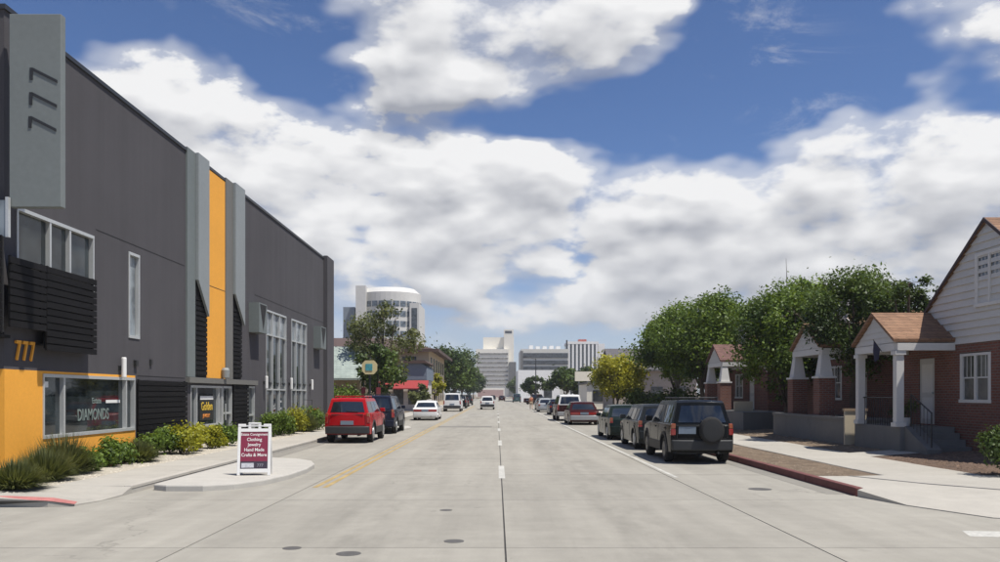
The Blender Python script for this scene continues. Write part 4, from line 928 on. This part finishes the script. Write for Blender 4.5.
# ------------------------------------------------------------------ sandwich board
sb = thing('sandwich_board', 'white framed A-board with maroon face and white lettering on the kerb island', 'sign', (-5.2, 18.0, .12), R(7))
def lean(o, ang, y):
    o.rotation_euler = (ang, 0, 0); o.location = (0, y, 0); return o
for sgn in (1, -1):
    m = MB(); w = .345
    m.box(-w, -w+.06, -.022, .022, 0, 1.04); m.box(w-.06, w, -.022, .022, 0, 1.04); m.box(-w+.06, w-.06, -.022, .022, .06, .14); m.box(-w+.06, w-.06, -.022, .022, .93, 1.0)
    m.box(-w, -w+.16, -.021, .021, 1.04, 1.10); m.box(w-.16, w, -.021, .021, 1.04, 1.10)
    m.box(-.13, -.075, -.021, .021, 1.0, 1.09); m.box(.075, .13, -.021, .021, 1.0, 1.09); m.box(-.13, .13, -.021, .021, 1.09, 1.13)
    pn = m.build('frame', M_white_pl, sb, bevel=.006, world=False); lean(pn, R(-9)*sgn, -.17*sgn)
    bx(-w+.061, w-.061, -.012, .012, .30, .929).build('face', M_maroon, pn, world=False); bx(-w+.061, w-.061, -.0125, .0125, .141, .30).build('face', M_navy, pn, world=False)
    if sgn == 1:
        for s_, z, sz in (('Estate Consignment', .875, .077), ('Clothing', .765, .098), ('Jewelry', .655, .098), ('Hand Made', .545, .098), ('Crafts & More', .435, .098)):
            text('lettering', s_, sz, M_textw, pn, (0, -.0135, z), (R(90), 0, 0), .001, world=False, xs=.9 if sz < .09 else .92)
        bx(-.26, .0, -.016, -.0126, .165, .265).build('logo_strip', mat('pale_logo', (.5, .5, .52), .5, .3, 30, local=True), pn, world=False)
        text('lettering', '777', .09, mat('grey_letter', (.25, .25, .28), .6), pn, (.13, -.0136, .21), (R(90), 0, 0), .001, world=False)
bx(-.33, .33, -.03, .03, 1.035, 1.06).build('hinge', M_white_pl, sb, world=False)
# ------------------------------------------------------------------ vehicles
def car(name, label, x, y, Lc, Wc, H, kind, pm, rot=0.0, wheel=.34, belt=None, gc=.26, rack=False, spare=False, bump=None, rim=M_rim, detail=2, lowm=None, tail='side', group=None, cat='car', cabm=None):
    t = thing(name, label, cat, (x, y, 0), rot, group)
    hw = Wc/2; belt = belt or (H*.58 if kind != 'sedan' else H*.62)
    wr = wheel; wy0, wy1 = .86 if kind != 'pickup' else 1.15, Lc-.86; ra = wr+.07
    if kind == 'sedan': topl = [(0.0, .55), (.03, belt-.06), (.12, belt), (.95, belt+.01), (Lc-1.55, belt), (Lc-.25, belt-.22), (Lc-.03, belt-.36), (Lc, .5)]
    elif kind == 'van': topl = [(0.0, .5), (.02, belt), (Lc-1.2, belt), (Lc-.2, belt-.18), (Lc, belt-.4), (Lc, .5)]
    elif kind == 'pickup': topl = [(0.0, .5), (.02, belt), (Lc-1.6, belt), (Lc-.15, belt-.08), (Lc, belt-.25), (Lc, .5)]
    else: topl = [(0.0, .5), (.01, belt-.05), (.05, belt), (Lc-1.45, belt), (Lc-.25, belt-.12), (Lc-.04, belt-.28), (Lc, .5)]
    pts = [(.06, gc)]+topl+[(Lc-.06, gc)]
    for wyc in (wy1, wy0):
        a0 = math.asin(max(-1, (gc-wr)/ra)); N = 12
        for k in range(N+1):
            a = a0+(math.pi-2*a0)*k/N; pts.append((wyc+ra*math.cos(a), wr+ra*math.sin(a)))
    body = MB().prism(pts, -hw, hw, 'x').build('body', pm, t, bevel=.075, seg=3, smooth=False, world=False)
    bx(-hw+.22, hw-.22, .12, Lc-.12, gc-.03, .72).build('underbody', M_plast, t, world=False)
    gb = hw-.045; tum = .17 if kind not in ('van',) else .11
    if kind == 'sedan': G = [(.62, belt-.02), (1.28, H-.03), (1.55, H), (2.55, H), (2.8, H-.04), (Lc-1.42, belt-.02)]; gy = (1.28, 2.75)
    elif kind == 'van': G = [(.03, belt-.02), (.16, H-.05), (.3, H), (Lc-1.9, H), (Lc-1.75, H-.05), (Lc-1.05, belt-.02)]; gy = (.2, Lc-1.8)
    elif kind == 'pickup': G = [(1.95, belt-.02), (2.05, H-.04), (2.2, H), (3.15, H), (3.3, H-.04), (Lc-1.45, belt-.02)]; gy = (2.1, 3.25)
    else: G = [(.04, belt-.02), (.24, H-.06), (.42, H), (Lc-2.1, H-.01), (Lc-1.92, H-.06), (Lc-1.33, belt-.02)]; gy = (.3, Lc-2.0)
    fx = lambda z, s: s*(gb-tum*max(0, z-belt)/(H-belt))
    vs = [(fx(z, -1), yy, z) for yy, z in G]+[(fx(z, 1), yy, z) for yy, z in G]; n = len(G)
    cab = MB().add(vs, [tuple(range(n)), tuple(range(n, 2*n))]+[(i, (i+1) % n, n+(i+1) % n, n+i) for i in range(n)]).build('cabin', cabm or pm, t, bevel=.08, seg=3, world=False)
    # side glass
    zb, ztp = belt+.035, H-.13
    def gyat(i0, i1, z):
        (ya, za), (yb, zb_) = G[i0], G[i1]; return ya+(yb-ya)*(z-za)/(zb_-za)
    rear0, rear1 = gyat(0, 1, zb)+.13, gyat(0, 1, ztp)+.12; fr0, fr1 = gyat(-1, -2, zb)-.14, gyat(-1, -2, ztp)-.10
    cuts = [0, .36, .68, 1] if kind in ('suv', 'wagon', 'van') else ([0, .46, 1] if kind == 'sedan' else [0, 1])
    for s in (-1, 1):
        for q in range(len(cuts)-1):
            a, e = cuts[q], cuts[q+1]; p = .028
            P4 = [(rear0+(fr0-rear0)*a+(p if q else 0), zb), (rear0+(fr0-rear0)*e-(p if q < len(cuts)-2 else 0), zb), (rear1+(fr1-rear1)*e-(p if q < len(cuts)-2 else 0), ztp), (rear1+(fr1-rear1)*a+(p if q else 0), ztp)]
            MB().add([(fx(z, s)+s*.006, yy, z) for yy, z in P4]+[(fx(z, s)-s*.03, yy, z) for yy, z in P4], [(0, 1, 2, 3), (4, 7, 6, 5), (0, 4, 5, 1), (1, 5, 6, 2), (2, 6, 7, 3), (3, 7, 4, 0)]).build('side_window', M_cglass, cab, world=False)
    # rear window and windscreen
    def screen(i0, i1, za, zb2, name, off, inset=.13):
        P = []
        for z, s in ((za, -1), (za, 1), (zb2, 1), (zb2, -1)): P.append((fx(z, s)-s*inset, gyat(i0, i1, z)+off, z))
        P2 = [(a_, b_-off*5, c_) for a_, b_, c_ in P]
        MB().add(P+P2, [(0, 1, 2, 3), (4, 7, 6, 5), (0, 4, 5, 1), (1, 5, 6, 2), (2, 6, 7, 3), (3, 7, 4, 0)]).build(name, M_cglass, cab, world=False)
    screen(0, 1, belt+.05, H-.15, 'rear_window', -.010); screen(-1, -2, belt+.03, H-.12, 'windscreen', .008, .1)
    # wheels
    for s in (-1, 1):
        for wyc in (wy0, wy1):
            w = MB().lathe([(wr*.62, -.10), (wr*.93, -.105), (wr, -.07), (wr, .07), (wr*.93, .105), (wr*.62, .10)], (s*(hw-.14), wyc, wr), 'x', 24).build('wheel', M_rubber, t, world=False, smooth=False)
            if detail: 
                rm = MB().lathe([(wr*.62, 0), (wr*.60, s*.02), (wr*.52, s*.012), (wr*.16, s*.02), (wr*.14, s*.03)], (s*(hw-.037), wyc, wr), 'x', 20).build('rim', rim, w, world=False)
    bmm = bump or pm
    bz0, bz1 = (.30, .58) if kind == 'sedan' else (.36, .64)
    bx(-hw+.01, hw-.01, -.075, .16, bz0, bz1).build('rear_bumper', bmm, t, bevel=.05, seg=3, world=False); bx(-hw+.01, hw-.01, Lc-.14, Lc+.06, bz0, bz1).build('front_bumper', bmm, t, bevel=.05, seg=3, world=False)
    if lowm:
        for s in (-1, 1): bx(s*(hw-.02), s*(hw+.012), wy0+ra+.02, wy1-ra-.02, gc-.0, gc+.26).build('side_cladding', lowm, t, bevel=.01, world=False)
    if kind in ('suv', 'wagon') and detail > 1:
        am = lowm or pm
        for s in (-1, 1):
            for wyc in (wy0, wy1):
                m = MB(); N = 10; a0 = math.asin(max(-1, (gc-wr)/ra)); ring = []
                for k in range(N+1):
                    a = a0+(math.pi-2*a0)*k/N; ring.append((math.cos(a), math.sin(a)))
                out = [(wyc+c*(ra+.065), wr+q*(ra+.065)) for c, q in ring]; inn = [(wyc+c*(ra-.012), wr+q*(ra-.012)) for c, q in ring]
                V = [(s*(hw+.018), y_, z_) for y_, z_ in out]+[(s*(hw+.018), y_, z_) for y_, z_ in inn]+[(s*(hw-.06), y_, z_) for y_, z_ in out]+[(s*(hw-.06), y_, z_) for y_, z_ in inn]; K = N+1; F = []
                for k in range(N): F += [(k, k+1, K+k+1, K+k), (2*K+k, 3*K+k, 3*K+k+1, 2*K+k+1), (k, 2*K+k, 2*K+k+1, k+1), (K+k, K+k+1, 3*K+k+1, 3*K+k)]
                m.add(V, F).build('wheel_arch', am, t, world=False)
        for q_ in (-hw+.17, hw-.17): bx(q_-.006, q_+.006, -.008, .01, bz1+.04, belt-.02).build('tailgate_seam', M_plast, t, world=False)
        bx(-hw+.24, hw-.24, -.025, .0, belt-.05, belt-.02).build('tailgate_trim', M_plastg, t, world=False)
        MB().tube((0.0, .16, H-.02), (.0, .02, H+.16), .006).build('aerial', M_plast, t, world=False) if False else None
    # lamps
    for s in (-1, 1):
        if tail == 'side': 
            l = bx(s*(hw-.19), s*(hw+.008), -.012, .17, bz1+.06, belt-.06).build('tail_lamp', M_tail, t, bevel=.02, world=False)
            if detail: bx(s*(hw-.17), s*(hw-.02), -.022, .01, belt-.20, belt-.10).build('indicator', M_amber, l, world=False)
        elif tail == 'tall':
            l = bx(s*(hw-.13), s*(hw+.006), -.012, .10, bz1+.12, belt-.12).build('tail_lamp', M_tail, t, bevel=.02, world=False); bx(s*(hw-.12), s*(hw+.004), -.010, .09, belt-.118, belt+.02).build('indicator', M_amber, l, bevel=.02, world=False)
        elif tail == 'wide': bx(s*.12, s*(hw-.03), -.012, .08, belt-.26, belt-.10).build('tail_lamp', M_tail, t, bevel=.015, world=False)
        bx(s*(hw-.42), s*(hw-.04), Lc-.14, Lc+.012, belt-.42, belt-.28).build('head_lamp', M_clear, t, bevel=.02, world=False)
        bx(s*(hw-.03), s*(hw+.17), fr0-.10, fr0+.03, belt+.02, belt+.17).build('mirror', pm if detail else M_plast, t, bevel=.02, world=False)
        if detail:
            for q in ((rear0+.55, fr0-.75) if kind != 'pickup' else (2.3,)): bx(s*(hw-.01), s*(hw+.022), q-.09, q+.09, belt-.13, belt-.09).build('door_handle', pm, t, world=False)
        if detail > 1:
            for q in (rear0+.42, (rear0+fr0)/2+.1, fr0-.02): bx(s*(hw-.002), s*(hw+.003), q-.006, q+.006, gc+.2, belt-.04).build('door_seam', M_plast, t, world=False)
    if not spare: bx(-.26, .26, -.018 if kind != 'sedan' else -.02, .0, (bz1+.05 if kind == 'sedan' else bz1+.06), (bz1+.19 if kind == 'sedan' else bz1+.21)).build('licence_plate', M_plate, t, world=False)
    if detail > 1:
        zs_ = belt-.02
        bx(-hw+.2, hw-.2, -.008, .004, bz1+.02, bz1+.034).build('tailgate_seam', M_plast, t, world=False)
        MB().tube((hw-.45, -.09, .30), (hw-.45, .5, .30), .03).build('exhaust', M_plastg, t, world=False)
    if rack:
        m = MB()
        for s in (-1, 1):
            xx = fx(H, s)-s*.10; m.tube((xx, .55, H+.07), (xx, Lc-2.15, H+.07), .022); 
            for q in (.6, (Lc-1.6)/2, Lc-2.2): m.tube((xx, q, H-.02), (xx, q, H+.07), .02)
        for q in (.75, 1.5, Lc-2.4): m.tube((fx(H, -1)+.1, q, H+.07), (fx(H, 1)-.1, q, H+.07), .018)
        m.build('roof_rack', rack if not isinstance(rack, bool) else M_plast, t, world=False)
    if spare:
        sc = (.22, -.02, .90)
        w = MB().lathe([(.30, .02), (.345, 0), (.355, -.05), (.355, -.17), (.335, -.215), (.29, -.235)], sc, 'y', 28).build('spare_wheel', M_rubber, t, world=False)
        MB().lathe([(.285, -.236), (.2, -.243), (.1, -.246)], sc, 'y', 24).build('wheel_cover', M_plast, w, world=False)
        bx(-.68, -.20, -.02, .0, .80, .99).build('licence_plate', M_plate, t, world=False); bx(-.74, -.14, -.03, -.001, 1.01, 1.035).build('trim', M_plastg, t, world=False)
    if kind in ('suv', 'wagon') and detail > 1:
        MB().tube((-.05, gyat(0, 1, belt+.10)-.03, belt+.10), (.45, gyat(0, 1, belt+.07)-.03, belt+.07), .012).build('wiper', M_plast, cab, world=False)
    if kind == 'pickup':
        m = MB(); m.box(-hw+.09, hw-.09, .12, 1.85, belt-.02, belt+.004); m.build('load_bed', M_plast, t, world=False)
    # round the sides, nose and tail: slice every panel and bend it
    zc = [.3, .45, .6, .75, .9, belt-.03, belt+.2]; yc_ = [.12, .4, 1.3, Lc*.5, Lc-1.3, Lc-.5, Lc-.2]; xc_ = [-hw*.75, -hw*.4, 0, hw*.4, hw*.75]
    for o in list(t.children_recursive):
        if o.name.split('.')[0] in ('wheel', 'rim'): continue
        me = o.data; bm = bmesh.new(); bm.from_mesh(me)
        if o.name.split('.')[0] in ('body', 'cabin', 'side_window', 'rear_window', 'windscreen', 'rear_bumper', 'front_bumper', 'door_seam', 'side_cladding', 'tail_lamp', 'tailgate_seam', 'underbody', 'trim'):
            for ax, cs in (((0, 0, 1), zc), ((0, 1, 0), yc_), ((1, 0, 0), xc_)):
                for c in cs:
                    bmesh.ops.bisect_plane(bm, geom=bm.verts[:]+bm.edges[:]+bm.faces[:], plane_co=(c*ax[0], c*ax[1], c*ax[2]), plane_no=ax, dist=1e-4)
        for v in bm.verts:
            x_, y_, z_ = v.co; u = (y_-Lc/2)/(Lc/2); q = max(-1.0, min(1.0, (z_-.66)/.55)); e = min(1.0, (x_/hw)**2)
            v.co.x = x_*(1-.06*abs(u)**4)*(1-.045*q*q)
            wr_ = max(0.0, 1-y_/.9) if y_ > 0 else 1.0; wf_ = max(0.0, 1-(Lc-y_)/1.2) if y_ < Lc else 1.0
            v.co.y = y_+.09*e*wr_-.22*e*wf_
            if z_ > H-.35: v.co.z = z_-.05*e*(z_-H+.35)/.35
        bm.to_mesh(me); bm.free()
        if o.name.split('.')[0] in ('body', 'cabin', 'rear_bumper', 'front_bumper', 'side_window', 'rear_window', 'windscreen'):
            me.polygons.foreach_set('use_smooth', [True]*len(me.polygons)); me.set_sharp_from_angle(angle=R(28))
    return t
P_black = paint('black_paint', (.008, .009, .010), .2); P_gun = paint('gunmetal_paint', (.024, .027, .029), .4); P_dgreen = paint('dark_green_paint', (.012, .02, .018), .3)
P_red = paint('red_paint', (.36, .010, .014), .1); P_navy = paint('navy_paint', (.014, .017, .032), .3); P_white = paint('white_paint', (.66, .66, .65), .0); P_maroon = paint('maroon_paint', (.040, .009, .010), .3)
P_silver = paint('silver_paint', (.32, .33, .34), .6); P_teal = paint('teal_paint', (.05, .09, .09), .4)
gr_ = 'vehicles parked along the right kerb'; gl_ = 'vehicles parked along the left kerb'
car('parked_car', 'black SUV with spare wheel on its tailgate parked by the red kerb', 5.43, 22.1, 4.35, 1.76, 1.70, 'suv', P_black, 0, .35, 1.05, .30, True, True, M_plastg, rim=M_rimd, tail='tall', group=gr_, lowm=M_plast)
car('parked_car', 'dark grey crossover wagon parked right in front of the black SUV', 5.50, 27.6, 4.45, 1.76, 1.52, 'wagon', P_gun, 0, .33, .95, .22, False, tail='tall', group=gr_)
car('parked_car', 'dark green sedan parked in front of the grey crossover', 5.35, 33.4, 4.6, 1.78, 1.42, 'sedan', P_dgreen, 0, .32, None, .2, group=gr_, tail='tall')
car('parked_car', 'maroon sedan with red tail lamps parked before the two-tone truck', 5.2, 49.8, 4.7, 1.82, 1.40, 'sedan', P_maroon, 0, .32, None, .2, group=gr_, bump=P_silver, tail='wide')
car('parked_truck', 'two-tone truck with white cab top and dark red lower body by the right kerb', 5.0, 57.3, 4.9, 1.88, 1.82, 'suv', P_maroon, 0, .37, 1.12, .36, group=gr_, bump=P_silver, cabm=P_white, tail='tall', cat='truck')
car('parked_car', 'silver sedan parked well beyond the two-tone truck', 5.1, 86, 4.6, 1.78, 1.42, 'sedan', P_silver, 0, .32, None, .2, group=gr_, detail=1)
car('parked_car', 'dark sedan parked between the silver sedan and the truck', 5.5, 74, 4.6, 1.78, 1.42, 'sedan', P_navy, 0, .32, None, .2, group=gr_, detail=1)
car('pickup_truck', 'red pickup truck turned across the far right parking lane', 5.4, 150, 5.2, 1.9, 1.85, 'pickup', P_maroon, R(-42), .38, 1.1, .36, group=gr_, detail=1, cat='truck')
car('parked_car', 'teal grey van parked beyond the red pickup truck', 4.4, 185, 4.8, 1.9, 1.95, 'van', P_teal, 0, .34, 1.15, .25, group=gr_, detail=0, cat='van')
car('parked_car', 'dark sedan parked just beyond the silver sedan', 5.4, 97, 4.6, 1.78, 1.42, 'sedan', P_gun, 0, .32, None, .2, group=gr_, detail=0)
car('parked_car', 'red SUV with dark grey bumper and roof rack at the left kerb', -5.62, 31.4, 4.5, 1.80, 1.72, 'suv', P_red, 0, .37, 1.12, .34, P_red, False, M_plastg, group=gl_, lowm=M_plastg, tail='tall')
car('parked_car', 'dark navy SUV parked right in front of the red SUV', -5.62, 38.6, 4.7, 1.86, 1.80, 'suv', P_navy, 0, .37, 1.12, .33, True, False, group=gl_, lowm=M_plast, tail='tall')
car('parked_car', 'white sedan with a wide red tail lamp band at the left kerb', -5.05, 58.7, 4.7, 1.80, 1.40, 'sedan', P_white, 0, .32, None, .2, group=gl_, tail='wide')
car('parked_van', 'white van with two square rear windows at the left kerb', -4.75, 88.5, 5.0, 1.98, 1.95, 'van', P_white, 0, .35, 1.15, .3, group=gl_, detail=1, bump=M_plast, tail='tall', cat='van')
car('parked_car', 'black SUV parked just beyond the white van', -4.85, 108, 4.7, 1.85, 1.75, 'suv', P_black, 0, .36, 1.1, .3, group=gl_, detail=0, tail='tall')
car('parked_car', 'dark red sedan parked beyond the black SUV on the left', -5.0, 122, 4.7, 1.80, 1.45, 'sedan', P_maroon, 0, .33, None, .22, group=gl_, detail=0)
car('parked_car', 'dark grey SUV farthest along the left kerb', -5.0, 140, 4.7, 1.85, 1.72, 'suv', P_gun, 0, .36, 1.1, .3, group=gl_, detail=0, tail='tall')
car('moving_car', 'white SUV driving away in the left lane', -1.15, 100, 4.5, 1.78, 1.62, 'suv', P_white, 0, .34, 1.0, .26, detail=1, bump=M_plast, tail='tall')
car('moving_car', 'small dark red car driving far ahead near the lane dashes', 1.25, 215, 4.4, 1.75, 1.5, 'suv', P_maroon, 0, .33, .95, .25, detail=0, tail='tall')
car('moving_car', 'dark car far ahead in the left lane beyond the white SUV', -1.2, 250, 4.4, 1.75, 1.5, 'suv', P_gun, 0, .33, .95, .25, detail=0, tail='tall')
# ------------------------------------------------------------------ pedestrian
pz = thing('person', 'person in orange top and tan shorts walking on the road by the silver sedan', 'person', (4.05, 99, 0))
def skin(name, V, E, Rr, m, parent):
    me = bpy.data.meshes.new(name); me.from_pydata(V, E, []); o = bpy.data.objects.new(name, me); C.objects.link(o); o.parent = parent
    md = o.modifiers.new('skin', 'SKIN')
    for i, r in enumerate(Rr): me.skin_vertices[0].data[i].radius = (r, r)
    me.skin_vertices[0].data[0].use_root = True
    o.modifiers.new('sub', 'SUBSURF').levels = 1; me.materials.append(m); return o
Vp = [(0, 0, .92), (0, 0, 1.15), (0, 0, 1.4), (0, 0, 1.5), (0, .01, 1.58), (0, .01, 1.7), (-.1, 0, .86), (-.11, .16, .48), (-.11, .05, .08), (-.11, .18, .04), (.1, 0, .86), (.11, -.08, .48), (.11, -.3, .12), (.11, -.2, .05),
      (-.19, 0, 1.38), (-.24, -.08, 1.1), (-.24, .06, .86), (.19, 0, 1.38), (.24, .08, 1.1), (.24, .2, .88)]
Ep = [(0, 1), (1, 2), (2, 3), (3, 4), (4, 5), (0, 6), (6, 7), (7, 8), (8, 9), (0, 10), (10, 11), (11, 12), (12, 13), (2, 14), (14, 15), (15, 16), (2, 17), (17, 18), (18, 19)]
Rp = [.14, .13, .14, .06, .085, .08, .09, .06, .045, .04, .09, .06, .045, .04, .06, .045, .035, .06, .045, .035]
skin('body', Vp, Ep, Rp, mat('skin_tone', (.42, .25, .17), .6, .05, local=True), pz)
skin('shirt', [(0, 0, .95), (0, 0, 1.18), (0, 0, 1.41), (-.19, 0, 1.38), (.19, 0, 1.38)], [(0, 1), (1, 2), (2, 3), (2, 4)], [.155, .15, .155, .08, .08], mat('orange_cloth', (.5, .16, .08), .8, .1, local=True), pz)
skin('shorts', [(0, 0, .93), (-.1, .0, .84), (-.11, .13, .56), (.1, 0, .84), (.11, -.06, .56)], [(0, 1), (1, 2), (0, 3), (3, 4)], [.15, .105, .085, .105, .085], mat('tan_cloth', (.4, .3, .2), .8, .1, local=True), pz)
MB().lathe([(.03, .16), (.085, .12), (.10, .04), (.095, -.03)][::-1], (0, -.01, 1.66), 'z', 12).build('hair', mat('dark_hair', (.03, .02, .015), .7, local=True), pz, world=False)

# ------------------------------------------------------------------ thin summer haze
hm = bpy.data.materials.new('haze_air'); hm.use_nodes = True; hm.node_tree.nodes.clear()
hv = hm.node_tree.nodes.new('ShaderNodeVolumePrincipled'); hv.inputs['Color'].default_value = (.92, .95, 1, 1); hv.inputs['Density'].default_value = .0003; hv.inputs['Anisotropy'].default_value = .2
ho = hm.node_tree.nodes.new('ShaderNodeOutputMaterial'); hm.node_tree.links.new(hv.outputs[0], ho.inputs['Volume'])
hz_ = MB().box(-300, 300, -60, 960, -1.2, 52).build('haze', hm); hz_['kind'] = 'stuff'; hz_['label'] = 'thin pale summer haze over the street'; hz_['category'] = 'haze'
